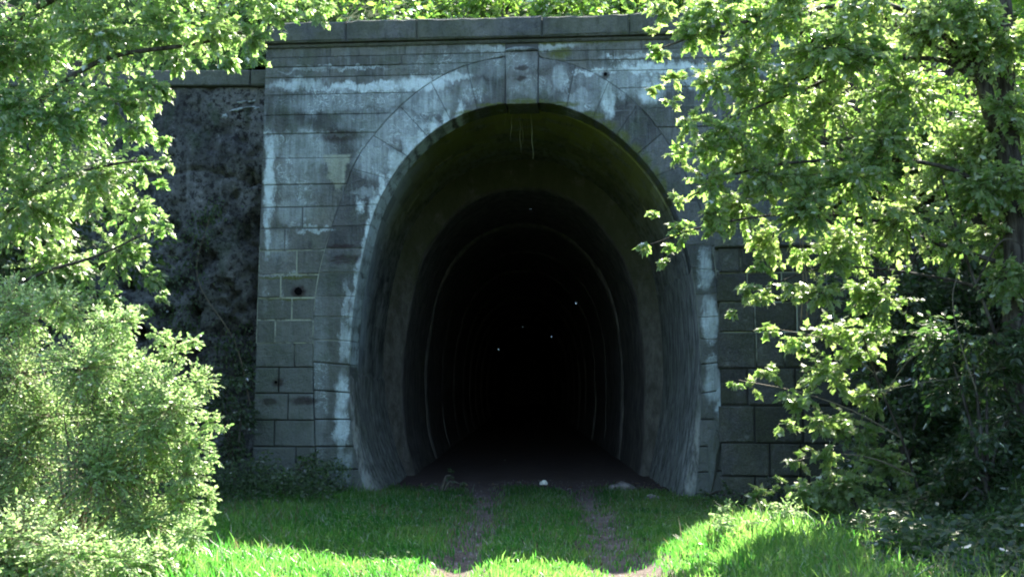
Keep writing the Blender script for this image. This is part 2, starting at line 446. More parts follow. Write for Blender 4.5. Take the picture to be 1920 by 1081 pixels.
def mk_ground():
    t = NT('ground_soil_and_turf')
    pos = t.pos()
    dirt = t.n('ShaderNodeAttribute', attribute_name='tint').outputs['Fac']
    n1 = t.noise(pos, 2.5, 6, 0.65)
    n2 = t.noise(pos, 30.0, 5, 0.7)
    d = t.mix(t.ramp(n1, 0.3, 0.7), (0.075, 0.058, 0.048), (0.17, 0.135, 0.11))
    d = t.mix(t.ramp(n2, 0.45, 0.7, 0, 0.7), d, (0.27, 0.22, 0.18))
    d = t.mix(t.ramp(n2, 0.4, 0.28, 0, 0.7), d, (0.06, 0.05, 0.045))
    g = t.mix(t.ramp(n1, 0.3, 0.7), (0.02, 0.04, 0.012), (0.05, 0.075, 0.025))
    inner_tone = t.ramp(t.n('ShaderNodeSeparateXYZ', {0: pos}).outputs[1], 17.0, 18.6, 0.0, 0.75)  # soil takes a darker tone from the portal inwards
    d = t.mix(inner_tone, d, (0.075, 0.058, 0.056))
    e = t.math('ADD', dirt, t.math('MULTIPLY', t.math('SUBTRACT', n2, 0.5), 0.6))
    col = t.mix(t.ramp(e, 0.35, 0.6), g, d)
    return t.finish(col, 0.95, t.bump(t.math('ADD', n2, n1), 0.9, 0.03), 0.1)
M['ground'] = mk_ground()

def mk_rock():
    t = NT('fallen_rock')
    pos = t.pos()
    n = t.noise(pos, 14, 5, 0.6)
    r = t.n('ShaderNodeObjectInfo').outputs['Random']
    return t.finish(t.mix(t.ramp(n, 0.3, 0.7), (0.10, 0.09, 0.08), (0.27, 0.25, 0.23)), 0.9, t.bump(n, 0.7, 0.02))
M['rock'] = mk_rock()
def mk_pale():
    t = NT('pale_limestone')
    n = t.noise(t.pos(), 20, 4)
    return t.finish(t.mix(n, (0.62, 0.64, 0.56), (0.85, 0.87, 0.78)), 0.7)
M['pale'] = mk_pale()
def mk_speck():  # pale opaque surface for the specks in the tunnel mouth
    t = NT('pale_speck')
    b = t.n('ShaderNodeBsdfPrincipled', {'Base Color': (0.9, 0.95, 1, 1), 'Roughness': 0.12, 'IOR': 1.33, 'Specular IOR Level': 0.9})
    t.t.links.new(b.outputs[0], t.out.inputs[0])
    return t.m
M['drop'] = mk_speck()

# ------------------------------------------------------------------ terrain
RUT_L, RUT_R = -0.60, 0.86
def ground_z(x, y):
    x = np.asarray(x, float); y = np.asarray(y, float)
    ins = smooth(y, 18.5, 17.2)
    w = 0.06 * np.sin(y * 0.5)
    z = -0.075 * (np.exp(-((x - RUT_L - w) / 0.24) ** 2) + np.exp(-((x - RUT_R - w) / 0.26) ** 2)) * (0.35 + 0.65 * ins)
    z = z + ins * (0.16 * smooth(x, 1.2, 2.3) * smooth(y, 13.8, 11.6) + 0.08 * smooth(x, 1.35, 2.5) * smooth(y, 16.2, 13.6))
    z = z + ins * 0.05 * smooth(-x, 1.1, 2.4)
    z = z + 0.05 * (fbm(x * 1.3, y * 1.3) - 0.45) * 2 * (0.4 + 0.6 * ins)
    edge_r = 4.35 + 0.35 * (fbm(y * 0.5, x * 0 + 3.0, 2) - 0.4)
    r = np.maximum(0, x - edge_r)
    z = z + 0.95 * r - 0.2 * np.minimum(r, 1) * (1 - np.minimum(r, 1)) + 0.5 * (fbm(x * 0.8, y * 0.8) - 0.45) * np.minimum(r, 1)
    l = np.maximum(0, -x - 5.2)
    z = z + 0.55 * l + 0.3 * (fbm(x * 0.8, y * 0.8) - 0.45) * np.minimum(l, 1)
    z = z + 6.2 * smooth(y, 18.95, 19.7) * smooth(np.abs(x), 4.05, 4.7)
    return np.minimum(z, 9.0 + 0.05 * np.abs(x))

def dirt_amount(x, y):
    w = 0.06 * np.sin(y * 0.5)
    wl = 0.31 + 0.14 * (fbm(y * 1.1, x * 0.3 + 8) - 0.4)
    d = np.maximum(np.exp(-((x - RUT_L - w) / (wl + 0.07)) ** 2), np.exp(-((x - RUT_R - w) / (wl + 0.07)) ** 2))
    near = np.exp(-((x - 1.05) / 0.42) ** 2) * smooth(y, 12.6, 11.6) * 0.95
    inn = smooth(y, 18.0, 20.3)
    return np.clip(np.maximum(np.maximum(d, near), inn), 0, 1)

def grid_mesh(name, xs, ys, zf, mat, tintf=None, parent=None):
    X, Y = np.meshgrid(xs, ys)
    Z = zf(X, Y)
    co = np.stack([X, Y, Z], -1).reshape(-1, 3)
    nx, ny = len(xs), len(ys)
    i = np.arange(nx - 1)[None, :] + nx * np.arange(ny - 1)[:, None]
    q = np.stack([i, i + 1, i + 1 + nx, i + nx], -1).reshape(-1, 4)
    return big_mesh(name, co, q.ravel(), np.arange(0, q.size, 4), mat, parent,
                    tintf(X, Y).ravel() if tintf else None, True)

def span(*segs):
    out = []
    for a, b, n in segs:
        out += list(np.linspace(a, b, n, endpoint=False))
    out.append(segs[-1][1])
    return np.array(out)

xs = span((-320, -40, 14), (-40, -8, 30), (-8, 8, 260), (8, 40, 30), (40, 320, 14))
ys = span((-320, -20, 14), (-20, 7, 30), (7, 20, 200), (20, 130, 40), (130, 400, 10))
g = grid_mesh('ground', xs, ys, ground_z, M['ground'], dirt_amount)
tag(g, 'grassy cutting floor with two bare wheel ruts leading into the tunnel', kind='structure')

def hill_z(x, y):
    t = np.maximum(0, y - 18.5)
    z = 6.75 + 0.72 * t - 0.0022 * t * t + 0.5 * (fbm(x * 0.4, y * 0.4) - 0.45)
    z = z + 0.12 * np.maximum(0, np.abs(x) - 5) * smooth(y, 18.5, 22)
    z = np.where(x < -4.2, z - 0.75 * smooth(-x, 4.2, 4.8) * smooth(y, 21, 19.2), z)
    return np.minimum(z, 48 + 0 * x)
hs = grid_mesh('hillside', span((-320, -30, 16), (-30, 30, 120), (30, 320, 16)), span((19.35, 30, 60), (30, 110, 50), (110, 400, 10)),
               hill_z, M['ground'], lambda X, Y: 0.12 + 0 * X)
tag(hs, 'wooded hillside rising above the tunnel portal', kind='structure')

# ------------------------------------------------------------------ portal
def cr(pts, n=14):
    """Catmull-Rom through points, dense"""
    P = [np.array(p, float) for p in pts]
    P = [2 * P[0] - P[1]] + P + [2 * P[-1] - P[-2]]
    out = []
    for i in range(1, len(P) - 2):
        for k in range(n):
            t = k / n
            a, b, c, d = P[i - 1], P[i], P[i + 1], P[i + 2]
            out.append(0.5 * ((2 * b) + (-a + c) * t + (2 * a - 5 * b + 4 * c - d) * t * t + (-a + 3 * b - 3 * c + d) * t ** 3))
    out.append(P[-2])
    return np.array(out)

INT_PX = [(694, 952), (668, 860), (658, 780), (656, 690), (661, 600), (674, 510), (698, 410), (722, 355), (757, 300), (808, 250),
          (866, 215), (930, 197), (988, 192), (1050, 198), (1110, 222), (1160, 256), (1210, 305), (1246, 355), (1272, 410), (1294, 490),
          (1307, 580), (1314, 690), (1313, 780), (1309, 860), (1300, 952)]
EXT_L = [(600, 952), (592, 860), (588, 740), (588, 600), (597, 520), (611, 462), (629, 406), (643, 366), (668, 300), (704, 250), (742, 208),
         (792, 165), (850, 132), (905, 114), (948, 108)]
EXT_R = [(1372, 952), (1366, 860), (1356, 740), (1348, 600), (1343, 520), (1334, 462), (1318, 406), (1302, 366), (1272, 300), (1240, 250), (1206, 208),
         (1158, 165), (1110, 136), (1060, 117), (1010, 108)]
intr = np.array([face(*p) for p in cr(INT_PX)])
extl = np.array([face(*p) for p in cr(EXT_L)])
extr = np.array([face(*p) for p in cr(EXT_R)])

COURSE_PX = [88, 108, 126, 146, 178, 216, 251, 297, 346, 388, 428, 469, 514, 558, 599, 643, 688, 737, 787, 837, 882, 925, 965]
CZ = [face(560, y)[1] for y in COURSE_PX]

def u_at_z(poly, z):
    """u where a polyline (monotone in z) crosses z"""
    zz = poly[:, 1]
    o = np.argsort(zz)
    return float(np.interp(z, zz[o], poly[o, 0]))

def seg_between(poly, z0, z1):
    """points of polyline between two heights, ordered from z0 to z1"""
    pts = [(u_at_z(poly, z), z) for z in np.linspace(z0, z1, 4)]
    return pts

def inset(poly, g):
    n = len(poly)
    P = [Vector((p[0], p[1])) for p in poly]
    area = sum(P[i].x * P[(i + 1) % n].y - P[(i + 1) % n].x * P[i].y for i in range(n))
    s = 1 if area > 0 else -1
    out = []
    for i in range(n):
        a = (P[i] - P[i - 1]); b = (P[(i + 1) % n] - P[i])
        if a.length < 1e-6 or b.length < 1e-6:
            out.append(P[i]); continue
        a.normalize(); b.normalize()
        na = Vector((-a.y, a.x)) * s; nb = Vector((-b.y, b.x)) * s
        m = na + nb
        k = max(0.35, m.dot(na))
        out.append(P[i] + m * (g / k))
    return out

def block(name, poly, parent, mat, proud=0.0, depth=0.35, gap=0.012, cham=0.012, jit=0.006):
    """an ashlar: front polygon in the (u, z) plane, chamfered arris, running back by depth"""
    a = inset(poly, gap / 2)
    b = inset(poly, gap / 2 + cham)
    n = len(a)
    rj = lambda: random.uniform(-jit, jit)
    front = [(p.x + rj(), -proud, p.y + rj()) for p in b]
    mid = [(p.x, -proud + cham, p.y) for p in a]
    back = [(p.x, depth, p.y) for p in a]
    V = front + mid + back
    Fc = [tuple(range(n))]
    for i in range(n):
        j = (i + 1) % n
        Fc.append((i, j, n + j, n + i)[::-1])
        Fc.append((n + i, n + j, 2 * n + j, 2 * n + i)[::-1])
    Fc.append(tuple(range(2 * n, 3 * n))[::-1])
    me = bpy.data.meshes.new(name)
    me.from_pydata(V, [], Fc)
    me.materials.append(mat)
    bm = bmesh.new(); bm.from_mesh(me)
    bmesh.ops.recalc_face_normals(bm, faces=bm.faces)
    bm.to_mesh(me); bm.free()
    return link(bpy.data.objects.new(name, me), parent)

portal = empty('tunnel_portal', P0, TH)
tag(portal, 'weathered grey ashlar arch portal streaked with white lime at the tunnel mouth', 'tunnel portal')
backing_v, backing_f = [], []
def add_backing(poly, y=None):
    if y is None: y = 0.006 if min(p[1] for p in poly) > 1.95 else 0.045
    k = len(backing_v)
    backing_v.extend([(p[0], y, p[1]) for p in poly])
    backing_f.append(tuple(range(k, k + len(poly))))

ledge = lambda z: float(np.interp(z, [0, 7], [face(470, 930)[0], face(500, 50)[0]]))
redge = lambda z: float(np.interp(z, [0, 7], [face(1512, 930)[0], face(1494, 30)[0]]))
KEYL, KEYR = face(948, 150)[0], face(1009, 150)[0]
OPENZ = CZ[1]
rnd = random.Random(3)
for ci in range(len(COURSE_PX) - 1):
    zt, zb = CZ[ci], CZ[ci + 1]
    for side in (-1, 1):
        edge = ledge if side < 0 else redge
        if ci == 0:
            inner = [(KEYL if side < 0 else KEYR, zb), (KEYL if side < 0 else KEYR, zt)]
        else:
            inner = seg_between(extl if side < 0 else extr, zb, zt)
        e0, e1 = edge(zb), edge(zt)
        ui = inner[0][0]
        L = abs(ui - e0)
        want = 0.85 if ci > 8 else 1.5
        n = max(1, round(L / (want * rnd.uniform(0.85, 1.15))))
        if ci > 8: n = 2 if L > 0.75 else 1
        cuts = []
        for k in range(1, n):
            f = k / n + rnd.uniform(-0.06, 0.06) + (0.13 if ci % 2 else -0.13) * (1.0 / max(1, n - 1) if n > 2 else 1)
            cuts.append(e0 + (ui - e0) * f)
        bounds = [None] + cuts + [None]
        for k in range(n):
            left = (e0, e1) if k == 0 else (bounds[k], bounds[k])
            if k == n - 1:
                poly = [(left[0], zb)] + inner + [(left[1], zt)]
            else:
                r = bounds[k + 1]
                poly = [(left[0], zb), (r, zb), (r, zt), (left[1], zt)]
            low = ci > 14
            block('stone', poly, portal, M['stone'], proud=rnd.uniform(-0.001, 0.014) + (0.010 if rnd.random() < 0.15 else 0), jit=0.012 if low else 0.006,
                  depth=0.95 if k == 0 else 0.4, gap=0.015 if low else (0.020 if ci > 8 else 0.008), cham=0.014 if low else 0.009)
            add_backing(poly)

# voussoirs
def polylen(P):
    return np.concatenate([[0], np.cumsum(np.linalg.norm(np.diff(P, axis=0), axis=1))])
def voussoir_ring(side):
    half = intr[:len(intr) // 2 + 1] if side < 0 else intr[len(intr) // 2:][::-1]
    ex = extl if side < 0 else extr
    # trim intrados at the keystone
    ku = KEYL + 0.02 if side < 0 else KEYR - 0.02
    keep = half[:, 0] < ku if side < 0 else half[:, 0] > ku
    half = half[keep]
    zsplit = CZ[9]
    si, se = polylen(half), polylen(ex)
    def s_of(P, S, z):
        idx = np.argmax(P[:, 1] >= z)
        return S[idx] if idx > 0 else 0.0
    ai = [s_of(half, si, z) for z in CZ[::-1][0:14]]
    ae = [s_of(ex, se, z) for z in CZ[::-1][0:14]]
    ai[0] = 0; ae[0] = 0
    m = 6
    ai += list(ai[-1] + (si[-1] - ai[-1]) * np.arange(1, m + 1) / m)
    ae += list(ae[-1] + (se[-1] - ae[-1]) * np.arange(1, m + 1) / m)
    pt = lambda P, S, s: (float(np.interp(s, S, P[:, 0])), float(np.interp(s, S, P[:, 1])))
    for i in range(len(ai) - 1):
        if ai[i + 1] - ai[i] < 0.02: continue
        P_in = [pt(half, si, s) for s in np.linspace(ai[i], ai[i + 1], 3)]
        P_ex = [pt(ex, se, s) for s in np.linspace(ae[i + 1], ae[i], 3)]
        poly = P_in + P_ex
        block('voussoir', poly, portal, M['ring_stone'], proud=0.012 + rnd.uniform(-0.006, 0.01), depth=0.62,
              gap=0.014 if i < 7 else 0.007, cham=0.014 if i < 7 else 0.007, jit=0.004)
        add_backing(poly)
voussoir_ring(-1)
voussoir_ring(1)
kz0, kz1 = face(980, 196)[1], face(980, 97)[1]
kb, kt = KEYL + 0.012, KEYL - 0.004
kb2, kt2 = KEYR - 0.012, KEYR + 0.004
add_backing([(KEYL - 0.05, kz0 + 0.03), (KEYR + 0.05, kz0 + 0.03), (KEYR + 0.05, CZ[0]), (KEYL - 0.05, CZ[0])], 0.012)
key = block('keystone', [(kb, kz0), (kb2, kz0), (kt2, kz1), (kt, kz1)], portal, M['ring_stone'], proud=0.035, depth=0.62, gap=0.006, cham=0.012)
# hood over the keystone: a half-round head
hv = [(kt + (kt2 - kt) * (0.5 - 0.5 * math.cos(a)), kz1 + 0.004 + 0.06 * math.sin(a)) for a in np.linspace(0, math.pi, 9)]
block('keystone_hood', hv[::-1], portal, M['ring_stone'], proud=0.08, depth=0.3, gap=0.0, cham=0.015)
# black discs paint the darkness inside a drainage hole and two dowel sockets
for (px, py, r) in ((560, 546, 0.062), (518, 716, 0.026), (1135, 140, 0.03)):
    u, z = face(px, py)
    vv = [(u + r * math.cos(a) * rnd.uniform(0.85, 1.1), -0.026, z + r * math.sin(a) * rnd.uniform(0.85, 1.1)) for a in np.linspace(0, 2 * math.pi, 9)[:-1]]
    vb = [(u + r * 0.75 * math.cos(a), -0.022, z + r * 0.75 * math.sin(a)) for a in np.linspace(0, 2 * math.pi, 9)[:-1]]
    vc = [(u, -0.0215, z)]
    if 'hole' not in M:
        t = NT('weep_hole_black'); M['hole'] = t.finish((0.006, 0.006, 0.006), 1.0, None, 0.0)
    mesh_obj('weep_hole', vv + vb + vc, [(i, (i + 1) % 8, 8 + (i + 1) % 8, 8 + i)[::-1] for i in range(8)] + [(8 + i, 8 + (i + 1) % 8, 16)[::-1] for i in range(8)], M['hole'], portal)
def flowstone(px, py, rw, rh, dep, seed):
    u, z = face(px, py)
    bm = bmesh.new(); bmesh.ops.create_icosphere(bm, subdivisions=4, radius=1.0)
    for v in bm.verts:
        k = 1 + 0.35 * noise.noise(Vector((v.co.x * 2.2 + seed, v.co.y * 2, v.co.z * 1.2))) + 0.10 * noise.noise(v.co * 6)
        taper = 0.62 + 0.38 * v.co.z
        v.co = Vector((u + v.co.x * rw * k * taper + 0.05 * v.co.z, v.co.y * dep * k, z + v.co.z * rh))
    me = bpy.data.meshes.new('flowstone'); bm.to_mesh(me); bm.free(); me.materials.append(M['stone'])
    me.polygons.foreach_set('use_smooth', [True] * len(me.polygons))
    link(bpy.data.objects.new('flowstone', me), portal)
flowstone(1350, 775, 0.15, 0.42, 0.10, 1)
flowstone(1338, 860, 0.13, 0.50, 0.09, 5)
# coping stones
cb, ct = face(500, 86)[1], face(500, 47)[1]
joints = [498, 652, 784, 1017, 1180, 1330, 1500]
for i in range(len(joints) - 1):
    a = face(joints[i], 60)[0]; b = face(joints[i + 1], 60)[0]
    if i == 0: a -= 0.05
    if i == len(joints) - 2: b += 0.05
    w = rnd.uniform(-0.008, 0.008)
    nseg = 11
    top = [(b + (a - b) * k / nseg, ct + w + rnd.uniform(-0.022, 0.006)) for k in range(nseg + 1)]
    bl = block('coping_stone', [(a, cb), (b, cb)] + top, portal, M['coping'], proud=0.14, depth=1.7, gap=0.008, cham=0.028, jit=0.014)
# bed moulding under the coping
a, b = ledge(6.8) - 0.01, redge(6.8) + 0.01
block('coping_bed', [(a, cb - 0.055), (b, cb - 0.055), (b, cb), (a, cb)], portal, M['coping'], proud=0.06, depth=0.8, gap=0.002, cham=0.02)
mesh_obj('mortar', backing_v, backing_f, M['mortar'], portal)

# ------------------------------------------------------------------ barrel
SKEW = math.tan(TH)
def barrel_profile(n):
    S = polylen(intr)
    s = np.linspace(0, S[-1], n)
    return np.stack([np.interp(s, S, intr[:, 0]), np.interp(s, S, intr[:, 1])], -1)
def outward(P):
    d = np.gradient(P, axis=0)
    d /= np.linalg.norm(d, axis=1)[:, None]
    return np.stack([-d[:, 1], d[:, 0]], -1)

barrel = empty('tunnel_barrel', (0, PY, 0))
tag(barrel, 'dark horseshoe tunnel bore with mossy stone entrance vault and sooty ring lining', 'tunnel')
NP = 37
fine = barrel_profile((NP - 1) * 2 + 1)
nrm = outward(fine)
y_face = lambda x: x * SKEW         # where the front plane lies, relative to barrel origin
Y1 = 4.5
for i in range(NP - 1):
    idx = [2 * i, 2 * i + 1, 2 * i + 2]
    nd = 6
    off0 = 0.35 * (i % 2)
    ycuts = np.linspace(0.60, Y1, nd + 1)
    ycuts = [0.60] + [c + (off0 - 0.17) * 0.9 for c in ycuts[1:-1]] + [Y1]
    for j in range(nd):
        o = rnd.uniform(0.0, 0.012)
        gp = 0.005
        ya, yb = ycuts[j] + gp / 2, ycuts[j + 1] - gp / 2
        V = []
        for yy in (ya, yb):
            for dd in (o, 0.2):
                for k, q in enumerate(idx):
                    p = fine[q] + nrm[q] * dd
                    if k != 1:      # joint gap along the profile
                        tdir = fine[idx[1]] - fine[q]
                        p = p + tdir / (np.linalg.norm(tdir) + 1e-9) * gp / 2
                    V.append((p[0], yy + y_face(p[0]) * (1 - (yy - 0.6) / (Y1 - 0.6)), p[1]))
        # indices: ya:o 0-2, ya:0.2 3-5, yb:o 6-8, yb:.2 9-11
        Fc = [(0, 1, 7, 6), (1, 2, 8, 7), (0, 3, 4, 1), (1, 4, 5, 2), (6, 7, 10, 9), (7, 8, 11, 10), (0, 6, 9, 3), (2, 5, 11, 8)]
        mesh_obj('vault_stone', V, Fc, M['vault'], barrel)
# mortar shell behind the vault stones
pr = [fine[i] + nrm[i] * 0.02 for i in range(len(fine))]
V = [(p[0], 0.5 + y_face(p[0]), p[1]) for p in pr] + [(p[0], Y1 + 0.1, p[1]) for p in pr]
n = len(pr)
mesh_obj('mortar', V, [(i, i + 1, n + i + 1, n + i) for i in range(n - 1)], M['vault'], barrel)

# lining rings
W = (2.27 / 2.61, 5.62 / 5.88)
cxm = float((intr[:, 0].min() + intr[:, 0].max()) / 2)
def lining_profile(k=1.0, n=73):
    P = barrel_profile(n).copy()
    P[:, 0] = cxm + (P[:, 0] - cxm) * W[0] * k
    P[:, 1] = P[:, 1] * 0.915 * (1 - (1 - k) * 0.9)
    P[0, 1] = P[-1, 1] = -0.3
    return P
y0 = Y1
ring_y = [0.0, 5.0, 10.1, 15.0, 20.2, 25.0, 30.0, 36.0, 44.0, 60.0, 100.0]
for r in range(len(ring_y) - 1):
    ya, yb = y0 + ring_y[r], y0 + ring_y[r + 1]
    kk = 1.0 - 0.006 * (r % 2) - 0.006 * r
    P = lining_profile(kk); O = lining_profile(1.30)
    nr = outward(P)
    n = len(P)
    rows = []
    ny = 10 if r < 4 else 3
    for j in range(ny + 1):
        yy = ya + (yb - ya) * j / ny
        edge = 0.015 * math.exp(-((j) / 0.6) ** 2)
        jit = [(fbm(np.array(i * 0.35 + r * 9.0), np.array(yy * 0.9)) - 0.45) * 0.10 for i in range(n)]
        rows.append([(P[i][0] - nr[i][0] * (jit[i] + edge * -1), yy, P[i][1] - nr[i][1] * (jit[i] + edge * -1)) for i in range(n)])
    V = [(O[i][0], ya, O[i][1]) for i in range(n)]
    for row in rows: V += row
    Fc = []
    for j in range(ny + 1):
        for i in range(n - 1):
            Fc.append((j * n + i, j * n + i + 1, (j + 1) * n + i + 1, (j + 1) * n + i))
    mesh_obj('lining_ring', V, Fc, M['lining'], barrel, True)
P = lining_profile(1.3)
yy = y0 + 100
mesh_obj('unseen_end_cap', [(p[0], yy, p[1]) for p in P], [tuple(range(len(P)))], M['lining'], barrel)  # unseen cap added to keep the far end of the bore dark

# eroded, fluted facing at the foot of both walls
def facing(side):
    half = fine[:37] if side < 0 else fine[::-1][:37]
    S = polylen(half)
    zz = np.linspace(0, 2.0, 46 if side < 0 else 70)
    yy = np.linspace(0.0, Y1 - 0.02, 110)
    V = []
    for a, y in enumerate(yy):
        ztop = (1.86 if side < 0 else 3.4) + 0.14 * (fbm(np.array(y * 1.7 + side * 7), np.array(3.3)) - 0.45) * 2
        for b, z0_ in enumerate(zz):
            z = z0_ / 2.0 * ztop
            s = np.interp(z, half[:, 1], S) if half[0, 1] < z else 0
            x = float(np.interp(max(z, half[0, 1]), half[:32, 1], half[:32, 0]))
            fl = abs(math.sin(y * 5.3 + 2.2 * math.sin(y * 1.9) + 0.6 * math.sin(z * 2.0))) ** 0.6
            fl = 0.06 * fl * (0.25 + 0.75 * (1 - z / 2.0)) + 0.05 * (float(fbm(np.array(y * 3.0), np.array(z * 0.9 + side))) - 0.4)
            flare = 0.13 * (1 - z / 1.9) ** 2
            edge = min(1.0, y / 0.10) ** 0.5 * (min(1.0, (ztop - z) / 0.06 + 0.05) ** 0.5 if ztop - z < 0.06 else 1.0)
            if side > 0: edge *= smooth(z, ztop, 1.2)
            off = (0.016 + fl + flare) * edge
            V.append((x - side * off, y + y_face(x) * (1 - y / Y1) + 0.02, z - 0.02))
    n = len(zz)
    Fc = []
    for a in range(len(yy) - 1):
        for b in range(n - 1):
            q = (a * n + b, a * n + b + 1, (a + 1) * n + b + 1, (a + 1) * n + b)
            Fc.append(q)
    mesh_obj('eroded_facing', V, Fc, M['eroded'], barrel, True)
facing(-1)
facing(1)

# hanging roots at the crown
def tube(V, Fc, pts, radii, ns=5):
    base0 = len(V)
    for i, p in enumerate(pts):
        p = Vector(p)
        d = (Vector(pts[min(i + 1, len(pts) - 1)]) - Vector(pts[max(i - 1, 0)]))
        if d.length < 1e-6: d = Vector((0, 0, 1))
        d.normalize()
        a = d.orthogonal().normalized(); b = d.cross(a)
        for k in range(ns):
            an = 2 * math.pi * k / ns
            V.append(tuple(p + (a * math.cos(an) + b * math.sin(an)) * radii[i]))
    for i in range(len(pts) - 1):
        for k in range(ns):
            k2 = (k + 1) % ns
            Fc.append((base0 + i * ns + k, base0 + i * ns + k2, base0 + (i + 1) * ns + k2, base0 + (i + 1) * ns + k))

t = NT('mossy_root'); M['root'] = t.finish((0.13, 0.14, 0.07), 0.9)
roots = empty('hanging_roots', at(985, 196, PY + 0.9))
tag(roots, 'thin greenish roots hanging from the mossy crown of the tunnel vault', 'roots')
for (px, py0, py1, yy) in ((962, 197, 262, 0.8), (975, 198, 285, 0.9), (984, 197, 270, 1.1), (996, 196, 300, 0.7), (989, 197, 250, 1.4), (968, 200, 240, 1.6), (952, 200, 235, 0.9)):
    V, Fc = [], []
    a = at(px, py0 - 4, PY + yy); b = at(px + rnd.uniform(-6, 6), py1, PY + yy)
    pts = [a.lerp(b, k / 6) + Vector((rnd.uniform(-0.02, 0.02), rnd.uniform(-0.02, 0.02), 0)) for k in range(7)]
    pts = [p - Vector(roots.location) for p in pts]
    tube(V, Fc, pts, [0.009 - 0.001 * k for k in range(7)], 4)
    mesh_obj('root', V, Fc, M['root'], roots)

# ------------------------------------------------------------------ left wing wall (spalled concrete, set back)
lw = empty('wing_wall', (-7.5, 18.7, 0))
tag(lw, 'tall spalled dark concrete wing wall set back left of the portal', 'wing wall', 'walls flanking the portal')
LW_Y = 18.55
def lw_local(px, py):
    p = at(px, py, LW_Y); return p.x + 7.5, p.z
x0, x1 = -5.5, 4.4
zb_, zt_ = -0.4, lw_local(400, 160)[1]
nx, nz = 200, 130
V = []
XX, ZZ = np.meshgrid(np.linspace(x0, x1, nx), np.linspace(zb_, zt_, nz))
rough = fbm(XX * 2.2, ZZ * 2.2, 5)
pit = np.clip(fbm(XX * 5 + 9, ZZ * 4 + 4, 4) - 0.50, 0, 1) * 1.8
right = smooth(XX, 2.2, 3.5)            # worst decay beside the portal
low = smooth(ZZ, 4.8, 3.0) * smooth(ZZ, 1.6, 2.4)
amp = 0.25 + 0.75 * np.clip(right + low, 0, 1) * smooth(ZZ, 6.1, 5.4)
DD = -(rough - 0.45) * 0.34 * amp - 0.30 * (fbm(XX * 0.9 + 3, ZZ * 0.7 + 8, 3) - 0.4) * (0.4 + 0.6 * amp) + pit * 0.9 * amp
# the crack
crz = 5.02 - 0.12 * np.sin(XX * 2.3) + 0.1 * (fbm(XX * 3, XX * 0 + 1) - 0.4)
DD += 0.16 * np.exp(-((ZZ - crz) / 0.025) ** 2) * smooth(XX, 0.5, 2.0)
crz2 = 3.6 + (XX - 1.8) * 0.62 + 0.15 * (fbm(XX * 3, XX * 0 + 5) - 0.4)
DD += 0.10 * np.exp(-((ZZ - crz2) / 0.02) ** 2) * smooth(XX, 1.3, 1.8) * smooth(XX, 3.4, 3.0)
# courses near the foot
for zc in (0.55, 1.05, 1.55, 2.05, 2.5):
    DD += 0.10 * np.exp(-((ZZ - zc - 0.03 * np.sin(XX * 4)) / 0.022) ** 2)
co = np.stack([XX, DD, ZZ], -1).reshape(-1, 3)
i = np.arange(nx - 1)[None, :] + nx * np.arange(nz - 1)[:, None]
q = np.stack([i, i + 1, i + 1 + nx, i + nx], -1).reshape(-1, 4)
big_mesh('wall_face', co, q.ravel(), np.arange(0, q.size, 4), M['spalled'], lw, None, False)
for k, (a, b) in enumerate(((-5.5, -3.0), (-3.0, -0.9), (-0.9, 1.2), (1.2, 3.05), (3.05, 4.38))):
    bl = block('coping_stone', [(a, zt_), (b, zt_), (b, zt_ + 0.27), (a, zt_ + 0.27)], lw, M['coping'], proud=0.12, depth=1.1, gap=0.015, cham=0.02)

# lime scribble high on the wing wall, calcite crust pieces
def crust(px, py, w, h, seed):
    r_ = random.Random(seed)
    V = []; n = 14
    cx, cz = lw_local(px, py)
    for k in range(n):
        a = 2 * math.pi * k / n
        V.append((cx + w * math.cos(a) * r_.uniform(0.5, 1.1), -0.02, cz + h * math.sin(a) * r_.uniform(0.5, 1.1) + 0.12 * w * math.cos(a)))
    V.append((cx, -0.05, cz))
    return mesh_obj('lime_crust', V, [(k, (k + 1) % n, n)[::-1] for k in range(n)], M['crust'], lw)
t = NT('lime_crust'); nn = t.noise(t.pos(), 16, 5, 0.7)
M['crust'] = t.finish(t.mix(t.ramp(nn, 0.4, 0.6), (0.14, 0.16, 0.16), (0.44, 0.52, 0.53)), 0.8, t.bump(nn, 0.8, 0.02))
for k, (px, py, w, h) in enumerate(((445, 188, 0.16, 0.022), (470, 186, 0.10, 0.02), (437, 203, 0.10, 0.03), (460, 198, 0.18, 0.02), (418, 214, 0.07, 0.045), (478, 200, 0.06, 0.03))):
    crust(px, py, w, h, k)

# ------------------------------------------------------------------ right low wing wall
rw = empty('wing_wall', P0 + UX * 3.0, TH - math.radians(6))
tag(rw, 'low dark coursed stone wall running right from the portal arch behind the leaves', 'wing wall', 'walls flanking the portal')
def rwl(px, py):
    u, z = face(px, py, -0.22); return u - 3.0, z
rows_px = [464, 511, 566, 622, 690, 760, 830, 892, 960]
ua = rwl(1352, 700)[0]
ub = ua + 2.1
for ci in range(len(rows_px) - 1):
    zt, zb = rwl(1400, rows_px[ci])[1], rwl(1400, rows_px[ci + 1])[1]
    u = ua - (0.03 if ci % 2 else 0)
    while u < ub:
        w = rnd.uniform(0.32, 0.7)
        v = min(u + w, ub)
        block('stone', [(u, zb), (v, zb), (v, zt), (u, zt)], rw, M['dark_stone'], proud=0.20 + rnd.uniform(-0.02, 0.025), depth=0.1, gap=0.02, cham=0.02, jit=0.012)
        u = v
zt = rwl(1400, rows_px[0])[1]
mesh_obj('mortar', [(ua + 0.01, -0.16, -0.3), (ub, -0.16, -0.3), (ub, -0.16, zt), (ua + 0.01, -0.16, zt), (ua + 0.01, 0.1, -0.3), (ua + 0.01, 0.1, zt)], [(0, 1, 2, 3), (4, 0, 3, 5)], M['mortar'], rw)
u = ua - 0.05
